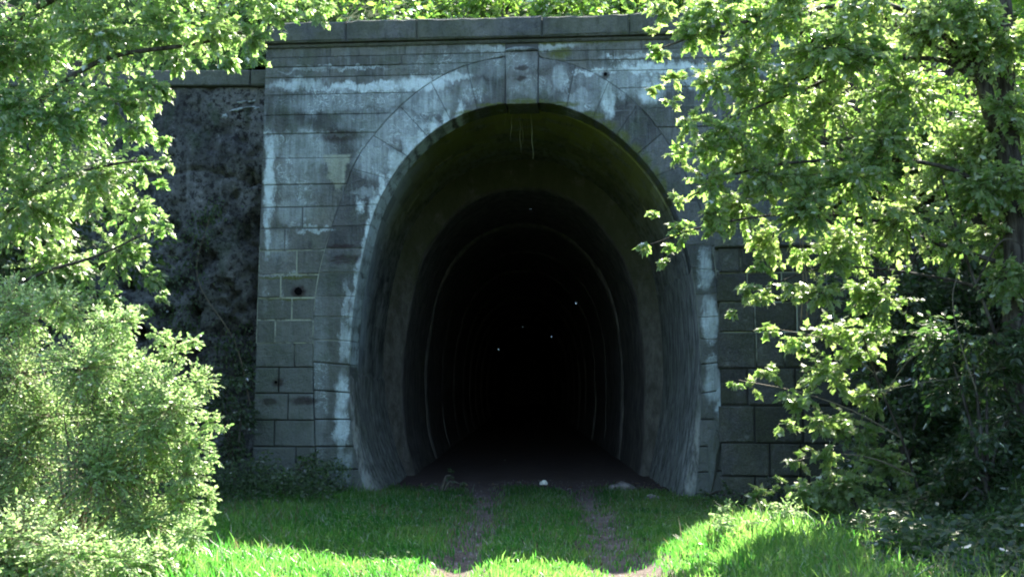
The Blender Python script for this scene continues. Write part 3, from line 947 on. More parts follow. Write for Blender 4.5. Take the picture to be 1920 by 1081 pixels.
while u < ub:
    v = min(u + rnd.uniform(0.9, 1.3), ub)
    block('coping_stone', [(u, zt), (v, zt), (v, zt + 0.15), (u, zt + 0.15)], rw, M['coping'], proud=0.27, depth=0.3, gap=0.012, cham=0.02)
    u = v

# ------------------------------------------------------------------ rocks
def rock(name, loc, size, label, mat, seed, flat=0.6, group=None, cat='rock'):
    r_ = random.Random(seed)
    bm = bmesh.new()
    bmesh.ops.create_icosphere(bm, subdivisions=2, radius=1.0)
    sx, sy, sz = size * r_.uniform(0.8, 1.2), size * r_.uniform(0.7, 1.1), size * flat
    for v in bm.verts:
        k = 1 + 0.45 * noise.noise(v.co * 1.3 + Vector((seed * 3.7, 0, 0))) + 0.12 * noise.noise(v.co * 4)
        v.co = Vector((v.co.x * sx * k, v.co.y * sy * k, v.co.z * sz * k))
    me = bpy.data.meshes.new(name); bm.to_mesh(me); bm.free()
    me.materials.append(mat)
    o = link(bpy.data.objects.new(name, me))
    o.location = loc; o.rotation_euler = (0, 0, r_.uniform(0, 6))
    return tag(o, label, cat, group)

def on_ground(px, py):
    """where the ray through a pixel meets the ground"""
    d = ray(px, py)
    t_ = 6.0
    while t_ < 60:
        p = EYE + d * t_
        if p.z < float(ground_z(p.x, p.y)): break
        t_ += 0.03
    return p
def put_rock(px, py, size, label, mat, seed, flat=0.6, group=None):
    p = on_ground(px, py)
    return rock('rock', (p.x, p.y, float(ground_z(p.x, p.y)) + size * flat * 0.3), size, label, mat, seed, flat, group)
put_rock(1019, 908, 0.065, 'small bright white stone on the dark track just inside the tunnel', M['pale'], 1, 0.95)
put_rock(1165, 918, 0.17, 'largest rounded brown rock at the foot of the right tunnel wall', M['rock'], 2, 0.55)
put_rock(1222, 934, 0.12, 'flat low rock between the largest rock and the right tunnel wall', M['rock'], 3, 0.4)
put_rock(1352, 905, 0.09, 'pale rock on the grass below the right edge of the arch', M['rock'], 4, 0.6)
for k, (px, py, lb_) in enumerate(((688, 941, 'tiny grey pebble at the very foot of the left arch edge'), (808, 945, 'grey pebble in the grass inside the left wall foot'),
        (862, 930, 'grey pebble beside the left wheel rut at the tunnel mouth'), (850, 905, 'grey pebble in the shade against the left tunnel wall'),
        (947, 863, 'farthest faint pebble deep on the tunnel floor'), (1300, 936, 'grey pebble at the foot of the right arch edge'),
        (1196, 927, 'small grey stone between the two larger rocks on the right'))):
    put_rock(px, py, 0.03, lb_, M['rock'], 10 + k, 0.7, 'pebbles at the tunnel mouth')
for k, (px, py, lb_) in enumerate(((1080, 569, 'largest pale speck on the right side of the dark tunnel mouth'), (1034, 631, 'pale speck right of the centre of the dark opening'),
        (935, 655, 'leftmost pale speck, low in the dark opening'), (980, 612, 'faint pale speck at the centre of the dark opening'), (995, 392, 'tiny pale speck just below the vault crown'))):
    bm = bmesh.new(); bmesh.ops.create_uvsphere(bm, u_segments=8, v_segments=6, radius=(0.011, 0.007, 0.009, 0.005, 0.005)[k])  # small pale beads for the specks
    for v in bm.verts: v.co.z *= 1.6 if v.co.z > 0 else 1.0
    me = bpy.data.meshes.new('pale_speck'); bm.to_mesh(me); bm.free(); me.materials.append(M['drop'])
    o = link(bpy.data.objects.new('pale_speck', me)); o.location = at(px, py, PY + 1.0 + 0.3 * k)
    tag(o, lb_, 'water drop', 'pale specks in the tunnel mouth')

# ------------------------------------------------------------------ leaves
def leaf_template(kind):
    """flat outline in (x across, y along), z fold; returns verts and triangle indices"""
    if kind == 'maple':
        half = [(0.0, 0.0), (0.16, 0.02), (0.40, -0.06), (0.30, 0.16), (0.56, 0.36), (0.30, 0.40), (0.24, 0.56), (0.0, 1.0)]
        v = [(0, 0.0, 0.0), (0, 0.36, -0.02), (0, 1.0, -0.10)]
        right_ = [(x, y, 0.16 * x - 0.05 * y * y) for x, y in half[1:-1]]
        left_ = [(-x, y, z) for x, y, z in right_]
        V = v + right_ + left_
        R = [0] + [3 + i for i in range(6)] + [2]
        L = [0] + [9 + i for i in range(6)] + [2]
        T = [(1, R[i], R[i + 1]) for i in range(7)] + [(1, L[i + 1], L[i]) for i in range(7)]
        return np.array(V, float), np.array(T)
    if kind == 'oval':
        V = [(0, 0, 0), (0.24, 0.35, 0.05), (0, 1.0, -0.06), (-0.24, 0.35, 0.05), (0.2, 0.7, 0.02), (-0.2, 0.7, 0.02)]
        T = [(0, 1, 4), (0, 4, 2), (0, 2, 5), (0, 5, 3)]
        return np.array(V, float), np.array(T)
    if kind == 'lance':
        V = [(0, 0, 0), (0.16, 0.45, 0.03), (0, 1.0, -0.05), (-0.16, 0.45, 0.03)]
        return np.array(V, float), np.array([(0, 1, 2), (0, 2, 3)])
TPL = {k: leaf_template(k) for k in ('maple', 'oval', 'lance')}

def norm(a):
    return a / (np.linalg.norm(a, axis=1, keepdims=True) + 1e-9)

def basis(d, nrm_):
    d = norm(d)
    n_ = nrm_ - (nrm_ * d).sum(1, keepdims=True) * d
    n_ = norm(n_)
    x = np.cross(d, n_)
    return x, d, n_

def leaves_mesh(name, pos, d, nr, size, kind, mat, parent, tint):
    V, T = TPL[kind]
    x, y, z = basis(d, nr)
    co = pos[:, None, :] + size[:, None, None] * (V[None, :, 0:1] * x[:, None, :] + V[None, :, 1:2] * y[:, None, :] + V[None, :, 2:3] * z[:, None, :])
    n, m = len(pos), len(V)
    loops = (T[None] + (np.arange(n) * m)[:, None, None]).reshape(-1)
    return big_mesh(name, co.reshape(-1, 3), loops, np.arange(0, len(loops), 3), mat, parent, np.repeat(tint, m))

def clump_leaves(c, r, rng, leaf, cover, away, flat=0.75, droop=0.35, updir=0.9, per=11):
    """twigs fanning out of a clump; leaves in opposite pairs along them"""
    la = 0.42 * leaf * leaf
    nleaf = cover * math.pi * r * r / la
    nt = max(3, int(nleaf / per))
    dirs = rng.normal(size=(nt, 3)); dirs[:, 2] *= flat; dirs = norm(dirs)
    dirs = norm(dirs + away[None, :] * 0.35)
    ln = r * rng.uniform(0.55, 1.12, nt) ** 0.8
    st = c[None, :] + dirs * (r * rng.uniform(0.0, 0.45, nt))[:, None]
    en = c[None, :] + dirs * ln[:, None]; en[:, 2] -= droop * r * rng.uniform(0, 1, nt) * 0.5
    P, D, N, S = [], [], [], []
    tw = []
    for k in range(nt):
        td = en[k] - st[k]; L = np.linalg.norm(td) + 1e-6; td = td / L
        sd_ = np.cross(td, [0, 0, 1.0]); sd_ /= (np.linalg.norm(sd_) + 1e-6)
        m = per
        tt = np.linspace(0.12, 1.0, m)
        p = st[k] + np.outer(tt * L, td); p[:, 2] -= 0.25 * L * tt * tt * droop
        sgn = np.where(np.arange(m) % 2 == 0, 1.0, -1.0)
        dd = td[None, :] * 0.55 + sgn[:, None] * sd_[None, :] * 0.75 + rng.normal(size=(m, 3)) * 0.28
        dd[:, 2] -= droop
        dd[-1] = td + np.array([0, 0, -droop])
        nn_ = rng.normal(size=(m, 3)) * 0.75 + np.array([0, 0, updir]) + away[None, :] * 0.1
        P.append(p); D.append(dd); N.append(nn_); S.append(leaf * rng.uniform(0.65, 1.15, m))
        tw.append((st[k], p[m // 2], p[-1]))
    return np.concatenate(P), np.concatenate(D), np.concatenate(N), np.concatenate(S), tw

def twig_mesh(name, tw, rad, mat, parent):
    V, Fc = [], []
    for a, b, c in tw:
        tube(V, Fc, [a, b, c], [rad, rad * 0.7, rad * 0.4], 3)
    me = bpy.data.meshes.new(name); me.from_pydata(V, [], Fc); me.materials.append(mat); me.update()
    o = link(bpy.data.objects.new(name, me), parent)
    o['kind'] = 'stuff'
    return o

def branch(name, pts, r0, r1, parent, mat, ns=7, base=None):
    P = cr([tuple(p) for p in pts], 6)
    if base is not None: P = P - np.array(base)
    V, Fc = [], []
    n = len(P)
    rr = [(r0 + (r1 - r0) * i / (n - 1)) * (1 + 0.08 * math.sin(i * 1.7)) for i in range(n)]
    tube(V, Fc, [tuple(p) for p in P], rr, ns)
    return mesh_obj(name, V, Fc, mat, parent, True)

LEAFMESH = {}
def leaf_variant(mat, k, kind='maple'):
    if (mat.name, k) not in LEAFMESH:
        V, T = TPL[kind]
        me = bpy.data.meshes.new('leaf')
        me.from_pydata([tuple(v) for v in V], [], [tuple(int(i) for i in t_) for t_ in T])
        me.materials.append(mat)
        a = me.attributes.new('tint', 'FLOAT', 'POINT')
        a.data.foreach_set('value', [k / 4.0] * len(V))
        me.update()
        LEAFMESH[(mat.name, k)] = me
    return LEAFMESH[(mat.name, k)]

def foliage(root, clumps, trunk_pt, leaf, cover, kind, mat, seed, Yf, n_single=0, single_key=None, twigr=0.006, twmat=None, droop=0.35, flat=0.75, name='crown', tint_lo=0.0, per=11, updir=0.9):
    """clumps: (px, py, r_px[, Y]); the crown is built in world space, then parented to its tree"""
    rng = np.random.default_rng(seed)
    base = np.array(root.location)
    A = []
    TW = []
    for cl in clumps:
        Y = cl[3] if len(cl) > 3 else Yf(cl[0], cl[1]) + rng.uniform(-0.35, 0.35)
        c = np.array(at(cl[0], cl[1], Y)); r = cl[2] * Y / F
        away = c - trunk_pt; away[2] = 0; away = away / (np.linalg.norm(away) + 1e-6)
        p, d, n_, s, tw = clump_leaves(c, r, rng, leaf, cover, away, flat, droop, updir, per)
        t_ = np.clip(rng.normal(0.45, 0.27, len(p)) + rng.uniform(-0.15, 0.15), tint_lo, 1)
        A.append((p, d, n_, s, t_)); TW += tw
    P, D, N, S, T = (np.concatenate([a[k] for a in A]) for k in range(5))
    keep = P[:, 2] > ground_z(P[:, 0], P[:, 1]) + 0.02
    P, D, N, S, T = P[keep], D[keep], N[keep], S[keep], T[keep]
    if n_single:
        score = single_key(P)
        order = np.argsort(score)
        sel = order[:n_single]; rest = order[n_single:]
        x, y, z = basis(D[sel], N[sel])
        for q, i in enumerate(sel):
            o = bpy.data.objects.new('leaf', leaf_variant(mat, int(round(T[i] * 4)), kind))
            m = Matrix((( *x[q], 0), (*y[q], 0), (*z[q], 0), (0, 0, 0, 1))).transposed()
            m = Matrix.Translation(Vector(P[i] - base)) @ m @ Matrix.Scale(float(S[i]), 4)
            o.matrix_local = m
            link(o, root)
        P, D, N, S, T = P[rest], D[rest], N[rest], S[rest], T[rest]
    o = leaves_mesh(name, P - base, D, N, S, kind, mat, root, T)
    o['kind'] = 'stuff'
    if twigr:
        twig_mesh('twigs', [tuple(q - base for q in t3) for t3 in TW], twigr, twmat or M['bark'], root)
    return len(P)

def w(px, py, Y): return tuple(at(px, py, Y))

# ---- right maple
tx, ty = 5.3, 12.8
w_ = lambda px, py, Y: w(px, py, 12.15 + 0.5 * min(1.0, max(0.0, (px - 1300) / 450.0)) if px < 1860 else 12.8)
tz = float(ground_z(tx, ty))
rt = empty('maple_tree', (tx, ty, tz - 0.1))
tag(rt, 'large maple on the right bank whose sunlit leafy boughs overhang the portal', 'tree')
tb = (tx, ty, tz - 0.1)
branch('trunk', [tb, w_(1905, 700, 13.4), w_(1898, 350, 13.4), w_(1886, 150, 13.4), w_(1880, 0, 13.4), w_(1870, -260, 13.5), w_(1850, -520, 13.6)], 0.135, 0.07, rt, M['bark'], 10, tb)
br = [
    ([w_(1895, 330, 13.4), w_(1850, 180, 13.3), w_(1822, 70, 13.3), w_(1800, -30, 13.3), w_(1780, -200, 13.3)], 0.10, 0.05),
    ([w_(1855, 170, 13.3), w_(1780, 118, 13.1), w_(1700, 110, 13.0), w_(1620, 125, 12.9), w_(1500, 170, 12.9), w_(1370, 220, 13.0)], 0.035, 0.010),
    ([w_(1835, 140, 13.3), w_(1740, 80, 13.0), w_(1660, 35, 12.8), w_(1600, 0, 12.8), w_(1540, -40, 12.8)], 0.04, 0.015),
    ([w_(1896, 380, 13.4), w_(1760, 310, 13.1), w_(1560, 300, 13.0), w_(1400, 320, 13.1), w_(1290, 370, 13.2)], 0.03, 0.008),
    ([w_(1900, 500, 13.4), w_(1740, 450, 13.1), w_(1650, 415, 13.0), w_(1500, 400, 13.0), w_(1340, 420, 13.1), w_(1220, 458, 13.2)], 0.028, 0.006),
    ([w_(1888, 180, 13.4), w_(1700, 20, 13.2), w_(1500, 20, 13.1), w_(1330, 60, 13.1), w_(1240, 90, 13.2)], 0.04, 0.008),
    ([w_(1900, 560, 13.4), w_(1760, 520, 13.2), w_(1560, 500, 13.1), w_(1430, 540, 13.2)], 0.02, 0.006),
]
for pts, a, b in br:
    branch('branch', pts, a, b, rt, M['bark'], 6, tb)
RC = [(1890, 200, 50), (1900, 350, 60), (1905, 80, 45), (1840, 350, 70), (1890, 520, 60), (1830, 20, 60), (1240, 95, 26), (1228, 62, 16), (1262, 150, 26), (1222, 168, 18), (1310, 60, 50), (1350, 20, 60), (1410, 120, 75), (1300, 225, 40), (1258, 190, 20), (1370, 250, 70),
      (1275, 290, 28), (1330, 340, 52), (1265, 378, 20), (1232, 398, 18), (1212, 458, 20), (1250, 492, 17), (1285, 432, 32), (1262, 462, 16), (1390, 380, 66), (1345, 425, 30), (1480, 250, 95),
      (1560, 90, 100), (1520, 390, 75), (1600, 330, 100), (1700, 170, 110), (1800, 300, 90), (1450, 30, 85), (1600, 460, 70), (1540, 545, 48),
      (1660, 560, 60), (1430, 560, 30), (1405, 535, 24), (1380, 585, 15), (1500, 470, 30), (1850, 90, 100), (1700, 400, 90), (1760, 40, 100), (1660, 260, 90), (1560, 200, 80),
      (1640, -10, 70), (1500, -10, 60), (1800, -20, 80), (1860, 250, 90), (1880, 440, 70), (1450, 440, 50), (1420, 180, 60), (1790, 450, 60), (1340, 150, 45), (1440, 330, 60), (1400, 300, 50), (1500, 330, 60), (1480, 160, 60), (1350, 400, 40), (1430, 500, 26), (1330, 280, 40), (1580, 20, 70), (1640, 100, 70), (1310, 20, 40), (1250, 10, 40), (1560, 480, 50), (1480, 540, 26)]
n1 = foliage(rt, RC, np.array([5.3, 12.8, 5]), 0.076, 3.1, 'maple', M['maple_leaf'], 11, lambda px, py: 12.15 + 0.5 * min(1.0, max(0.0, (px - 1300) / 450.0)),
             280, lambda P: P[:, 0] + 0.15 * np.abs(P[:, 2] - 4), 0.0045, M['bark'])

# tree further up the bank, mostly above and right of the frame
def simple_tree(name, x, y, h, R, label, leafmat, seed, n=26, kind='oval', leaf=0.13, cover=1.3, cat='tree', z0=None, group=None):
    rng = np.random.default_rng(seed)
    z = float(ground_z(x, y)) if z0 is None else z0
    root = empty(name, (x, y, z - 0.1))
    tag(root, label, cat, group)
    b_ = (x, y, z - 0.1)
    top = (x + rng.uniform(-.3, .3), y + rng.uniform(-.3, .3), z + h * 0.85)
    branch('trunk', [b_, (x + 0.1, y, z + h * 0.35), top], 0.018 * h + 0.03, 0.03, root, M['bark'], 8, b_)
    P_, D_, N_, S_, T_ = [], [], [], [], []
    TW = []
    for k in range(n):
        a = rng.uniform(0, 2 * math.pi); e = rng.uniform(0.25, 1.0)
        rr = R * math.sqrt(rng.uniform(0.05, 1)) * math.sin(min(1, e * 1.15) * math.pi) ** 0.5 if e < 0.98 else 0
        c = np.array([x + rr * math.cos(a), y + rr * math.sin(a), z + h * e])
        p0 = (x + 0.1, y, z + h * e * 0.7)
        if k % 2 == 0:
            branch('branch', [p0, tuple((np.array(p0) + c) / 2 + [0, 0, 0.1]), tuple(c)], 0.03, 0.01, root, M['bark'], 5, b_)
        away = norm((c - np.array([x, y, c[2]]))[None])[0]
        p, d, n_, s, tw = clump_leaves(c, R * rng.uniform(0.28, 0.42), rng, leaf, cover, away)
        P_.append(p); D_.append(d); N_.append(n_); S_.append(s); T_.append(np.clip(rng.normal(0.45, 0.25, len(p)), 0, 1)); TW += tw
    o = leaves_mesh('crown', np.concatenate(P_) - np.array(b_), np.concatenate(D_), np.concatenate(N_), np.concatenate(S_), kind, leafmat, root, np.concatenate(T_))
    o['kind'] = 'stuff'
    return root
simple_tree('bank_tree', 8.2, 15.8, 5.6, 2.3, 'shady tree standing high on the right bank behind the maple', M['hill_leaf'], 31, 44)
#simple_tree('bank_tree', 6.9, 18.8, 4.2, 2.0, 'leafy tree at the right end of the portal wall', M['hill_leaf'], 32, 36, z0=4.2)
simple_tree('bank_tree', 9.6, 18.9, 4.6, 2.3, 'broad tree added on the slope to shade the dark bank shrubs', M['hill_leaf'], 35, 40, z0=5.6)  # added mostly out of view to cast shade on the bank shrubs
simple_tree('bank_tree', 10.0, 12.2, 6.0, 2.6, 'tall tree at the right edge of the cutting', M['hill_leaf'], 33, 36)

# ---- young maple low on the right
sx_, sy_ = w(1740, 1060, 13.2)[0], 13.2
sz_ = float(ground_z(sx_, sy_)) - 0.05
st_ = empty('maple_sapling', (sx_, sy_, sz_))
tag(st_, 'young maple sapling with pale sunlit sprays at the foot of the right bank', 'sapling')
sb = (sx_, sy_, sz_)
branch('trunk', [sb, w(1735, 960, 13.2), w(1690, 820, 13.25), w(1640, 700, 13.3), w(1600, 560, 13.35)], 0.022, 0.008, st_, M['bark'], 6, sb)
for pts, a, b in (([w(1690, 820, 13.25), w(1600, 770, 13.2), w(1500, 735, 13.2), w(1385, 712, 13.2)], 0.010, 0.004),
                  ([w(1710, 890, 13.25), w(1640, 860, 13.2), w(1560, 850, 13.2), w(1485, 865, 13.2)], 0.010, 0.004),
                  ([w(1640, 700, 13.3), w(1560, 640, 13.25), w(1450, 615, 13.25)], 0.008, 0.003),
                  ([w(1660, 740, 13.3), w(1700, 680, 13.25), w(1765, 630, 13.25)], 0.007, 0.003),
                  ([w(1738, 1000, 13.2), w(1650, 950, 13.15), w(1550, 930, 13.15)], 0.010, 0.004)):
    branch('branch', pts, a, b, st_, M['twig'], 5, sb)
SC = [(1440, 618, 20), (1500, 640, 34), (1560, 620, 46), (1380, 718, 15), (1412, 728, 17), (1450, 700, 28), (1500, 745, 38), (1560, 700, 58), (1600, 790, 52), (1650, 850, 48),
      (1500, 862, 24), (1545, 850, 30), (1590, 900, 60), (1560, 970, 66), (1480, 960, 38), (1690, 940, 50), (1640, 740, 42), (1735, 645, 20), (1762, 630, 12), (1700, 1010, 60),
      (1640, 620, 46), (1620, 540, 40), (1770, 1050, 60), (1600, 1040, 60), (1430, 930, 26), (1540, 790, 34), (1470, 800, 24), (1620, 660, 46), (1680, 880, 44), (1640, 960, 50), (1520, 920, 40), (1800, 960, 40), (1875, 815, 26), (1850, 830, 20)]
foliage(st_, SC, np.array([sx_, sy_, 2]), 0.082, 3.0, 'maple', M['maple_leaf'], 12, lambda px, py: 13.2,
        260, lambda P: P[:, 0] * 0.8 - 0.05 * P[:, 2], 0.003, M['twig'], droop=0.3, flat=0.5, tint_lo=0.2, per=9)

# slender bare stems on the right
for k, (pts, label) in enumerate((
        ([w(1502, 600, 14.5), w(1506, 520, 14.5), w(1500, 450, 14.5), w(1496, 380, 14.5)], 'thin yellow-green vine stem hanging in front of the low wing wall'),
        ([w(1512, 612, 14.4), w(1514, 540, 14.4), w(1506, 470, 14.4), w(1508, 390, 14.4)], 'thin vine stem hanging just right of the yellow-green one'),
        ([w(1830, 730, 11.8), w(1800, 640, 11.8), w(1786, 560, 11.8), w(1800, 500, 11.9)], 'bare curved twig standing in the dark undergrowth on the right'),
        ([w(1600, 745, 11.9), w(1700, 722, 12.0), w(1800, 706, 12.1), w(1880, 690, 12.2)], 'long pale twig lying across the dark undergrowth on the right'))):
    r_ = empty('vine_stem' if k < 2 else 'bare_twig', pts[0])
    tag(r_, label, 'vine' if k < 2 else 'twig')
    branch('stem', pts, 0.010 if k < 2 else 0.006, 0.005 if k < 2 else 0.003, r_, M['twig'], 4, pts[0])
lean = empty('leaning_sapling', w(1925, 860, 12.6))
tag(lean, 'thin dark sapling leaning left across the bank below the maple', 'sapling')
branch('trunk', [w(1925, 860, 12.6), w(1870, 640, 12.6), w(1810, 480, 12.6), w(1765, 330, 12.6)], 0.026, 0.012, lean, M['bark'], 6, w(1925, 860, 12.6))
branch('branch', [w(1830, 530, 12.6), w(1880, 450, 12.5), w(1935, 470, 12.5)], 0.015, 0.006, lean, M['bark'], 5, w(1925, 860, 12.6))
foliage(lean, [(1765, 330, 50), (1800, 400, 40), (1860, 440, 50)], np.array([5.3, 12.6, 3]), 0.10, 0.7, 'maple', M['maple_leaf'], 41, lambda px, py: 12.6, 0, None, 0.003)

# ---- left maple
lx, ly = -6.9, 13.9
lz = float(ground_z(lx, ly))
lt = empty('maple_tree', (lx, ly, lz - 0.1))
tag(lt, 'dense maple on the left bank covering the end of the spalled wing wall', 'tree')
lb = (lx, ly, lz - 0.1)
branch('trunk', [lb, w(-60, 500, 13.9), w(-70, 200, 13.9), w(-80, -50, 14.0), w(-80, -300, 14.0)], 0.16, 0.07, lt, M['bark'], 9, lb)
for pts, a, b in (([w(-65, 330, 13.9), w(60, 200, 13.7), w(200, 110, 13.7), w(380, 80, 13.9), w(560, 30, 14.2)], 0.05, 0.012),
                  ([w(-60, 450, 13.9), w(80, 350, 13.6), w(200, 310, 13.5), w(300, 300, 13.5)], 0.035, 0.008),
                  ([w(-60, 600, 13.9), w(60, 520, 13.6), w(180, 480, 13.5), w(290, 430, 13.5)], 0.03, 0.008),
                  ([w(-70, 100, 13.9), w(100, 0, 13.8), w(300, -40, 13.8), w(480, -20, 14.0)], 0.05, 0.012)):
    branch('branch', pts, a, b, lt, M['bark'], 6, lb)
LC = [(50, 80, 100), (180, 60, 95), (300, 60, 75), (390, 55, 62), (460, 70, 45), (520, 20, 50), (590, 15, 38), (478, 108, 22), (420, 112, 28), (340, 110, 34), (100, 220, 105), (220, 190, 70), (285, 160, 45),
      (250, 240, 42), (295, 262, 24), (50, 380, 100), (170, 330, 80), (262, 312, 36), (312, 306, 18), (250, 400, 48), (305, 420, 26), (220, 470, 58), (280, 520, 30), (100, 500, 85),
      (180, 570, 52), (255, 575, 30), (20, 200, 90), (120, -40, 110), (300, -50, 100), (470, -50, 80), (-60, 300, 100), (-50, 80, 110), (305, 350, 16), (300, 550, 16)]
foliage(lt, LC, np.array([lx, ly, 5]), 0.080, 3.3, 'maple', M['maple_leaf_b'], 13, lambda px, py: 13.7,
        280, lambda P: -P[:, 0] + 0.2 * np.maximum(0, P[:, 2] - 6), 0.0045, M['twig'])

# ---- left honeysuckle-like shrub
shx, shy = -4.2, 11.0
shz = float(ground_z(shx, shy))
sh = empty('feathery_shrub', (shx, shy, shz - 0.05))
tag(sh, 'big pale feathery shrub with tiny leaves filling the lower left', 'shrub')
shb = (shx, shy, shz - 0.05)
rr_ = random.Random(5)
for k, (px, py) in enumerate(((60, 620), (150, 640), (260, 700), (350, 660), (390, 800), (330, 900), (120, 780), (200, 850), (30, 820))):
    e = np.array(w(px, py, 10.8 + rr_.uniform(-0.4, 0.4)))
    m = (np.array(shb) * 0.45 + e * 0.55); m[2] += 0.25
    branch('stem', [shb, tuple(m), tuple(e)], 0.022, 0.005, sh, M['twig'], 5, shb)
HC = [(340, 940, 44, 10.5), (350, 1000, 40, 10.0), (300, 1040, 46, 9.6), (390, 960, 22, 10.4), (260, 1060, 50, 9.4), (230, 600, 40), (300, 628, 26), (20, 560, 60), (110, 560, 46), (190, 610, 50), (320, 760, 60), (300, 850, 60), (60, 590, 70), (140, 590, 50), (40, 700, 110), (160, 690, 95), (215, 650, 40), (250, 700, 58), (320, 660, 36), (360, 640, 22), (300, 720, 60), (370, 715, 40), (395, 790, 26), (420, 800, 12),
      (270, 800, 95), (350, 830, 55), (345, 890, 55), (395, 860, 22), (385, 930, 26), (190, 880, 115), (50, 850, 110), (90, 1000, 120), (270, 980, 85), (200, 780, 90), (350, 985, 34), (180, 1060, 90),
      (30, 1070, 90), (100, 780, 90), (-40, 780, 110), (-30, 950, 120), (40, 1010, 90, 9.3), (130, 1040, 80, 9.1), (220, 1050, 60, 9.2), (-20, 1050, 90, 9.1)]
foliage(sh, HC, np.array([shx, shy, 1]), 0.044, 3.4, 'oval', M['shrub_leaf'], 14, lambda px, py: 10.9 - 0.0006 * max(0, py - 600),
        0, None, 0.0035, M['twig'], droop=0.15, flat=0.9, per=12, updir=0.6)

# ---- bushes along the top of the portal and hillside scrub
tops = [((560, 0, 60, 20.2), 'rounded bush behind the left corner of the portal coping'),
        ((700, -40, 60, 22.0), 'dark gap-toothed bush above the left half of the coping'),
        ((840, -5, 55, 20.6), 'fresh green bush behind the coping left of the keystone'),
        ((940, -10, 55, 20.2), 'bright green bush straight above the keystone'),
        ((1050, 0, 58, 19.9), 'yellow-green bush above the coping right of the keystone'),
        ((1170, -25, 60, 20.8), 'darker bush above the right half of the coping'),
        ((1290, -10, 70, 20.3), 'bush behind the coping under the maple boughs'),
        ((1430, -10, 80, 20.4), 'bush at the right corner of the portal coping'),
        ((420, 30, 70, 20.6), 'bush on the slope above the spalled wing wall')]
for k, (cl, label) in enumerate(tops):
    px, py, rp, Y = cl
    c = at(px, py, Y)
    hz = float(hill_z(np.array(c.x), np.array(Y)))
    bs = empty('hillside_bush', (c.x, Y, hz - 0.1))
    tag(bs, label, 'bush')
    rr2 = random.Random(100 + k)
    for j in range(4):
        e = (c.x + rr2.uniform(-.4, .4), Y + rr2.uniform(-.3, .3), max(hz + 0.3, c.z + rr2.uniform(-.1, .3)))
        branch('stem', [(c.x, Y, hz - 0.1), (c.x + (e[0] - c.x) * 0.4, Y, (hz + e[2]) / 2), e], 0.02, 0.006, bs, M['bark'], 5, (c.x, Y, hz - 0.1))
    cls = [(px + rr2.uniform(-50, 50), py + rr2.uniform(-30, 35), rp * rr2.uniform(0.5, 0.9), Y + rr2.uniform(-0.3, 0.4)) for _ in range(6)]
    foliage(bs, cls, np.array([c.x, Y, hz]), 0.085, 2.4, 'oval', M['hill_leaf'], 200 + k, lambda a, b: Y, 0, None, 0.004, name='foliage', tint_lo=0.1)

def px_bush(name, label, cat, clumps, foot, Y, leaf, cover, kind, mat, seed, group=None, nst=5, twmat=None, updir=0.9, wide=0.35):
    f = at(foot[0], foot[1], Y)
    gz = float(ground_z(f.x, Y)) if Y < 19 else float(hill_z(np.array(f.x), np.array(Y)))
    root = empty(name, (f.x, Y, gz - 0.1))
    tag(root, label, cat, group)
    b_ = (f.x, Y, gz - 0.1)
    r3 = random.Random(seed)
    for cl in sorted(clumps, key=lambda c: -c[2])[:nst]:
        e = at(cl[0], cl[1], Y)
        m = (np.array(b_) + np.array(e)) / 2 + np.array([0, 0, 0.15])
        branch('stem', [b_, tuple(m), tuple(e)], 0.028, 0.008, root, M['bark'], 5, b_)
    foliage(root, clumps, np.array([f.x, Y, gz + 1]), leaf, cover, kind, mat, seed, lambda a, b: Y + r3.uniform(-wide, wide), 0, None, 0.004, twmat, name='foliage', updir=updir)
    return root
R_ = random.Random(77)
def blob(cx, cy, rx, ry, n, r):
    return [(cx + rx * R_.uniform(-1, 1), cy + ry * R_.uniform(-1, 1), r * R_.uniform(0.7, 1.2)) for _ in range(n)]
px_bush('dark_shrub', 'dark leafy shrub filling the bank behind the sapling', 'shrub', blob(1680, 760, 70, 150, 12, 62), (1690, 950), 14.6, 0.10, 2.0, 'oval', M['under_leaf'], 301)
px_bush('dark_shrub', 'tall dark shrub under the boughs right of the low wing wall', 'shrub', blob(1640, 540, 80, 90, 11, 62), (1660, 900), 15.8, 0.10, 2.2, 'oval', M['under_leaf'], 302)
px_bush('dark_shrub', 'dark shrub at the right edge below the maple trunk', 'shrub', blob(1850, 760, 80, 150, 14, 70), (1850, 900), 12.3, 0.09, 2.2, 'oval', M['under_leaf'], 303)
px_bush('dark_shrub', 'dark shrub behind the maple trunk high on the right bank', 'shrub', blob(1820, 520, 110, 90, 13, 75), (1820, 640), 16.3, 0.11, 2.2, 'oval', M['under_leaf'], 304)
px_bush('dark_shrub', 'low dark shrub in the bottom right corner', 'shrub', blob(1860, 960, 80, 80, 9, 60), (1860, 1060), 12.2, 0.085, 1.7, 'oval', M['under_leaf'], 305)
px_bush('bank_bush', 'sunlit leafy bush on the slope behind the right end of the portal', 'bush', blob(1590, 290, 100, 90, 14, 70), (1600, 300), 19.7, 0.12, 2.2, 'maple', M['hill_leaf'], 306)
px_bush('bank_bush', 'leafy bush behind the upper maple trunk', 'bush', blob(1810, 290, 110, 100, 15, 80), (1800, 300), 19.4, 0.12, 2.2, 'maple', M['hill_leaf'], 307)
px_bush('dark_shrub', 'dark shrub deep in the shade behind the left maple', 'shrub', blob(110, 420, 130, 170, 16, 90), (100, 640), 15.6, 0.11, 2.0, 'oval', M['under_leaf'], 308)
px_bush('weed_clump', 'pale sunlit weeds at the foot of the sapling', 'weeds', blob(1420, 985, 70, 30, 10, 32) + blob(1560, 1020, 70, 30, 8, 36), (1480, 1050), 11.3, 0.045, 1.5, 'oval', M['shrub_leaf'], 311)
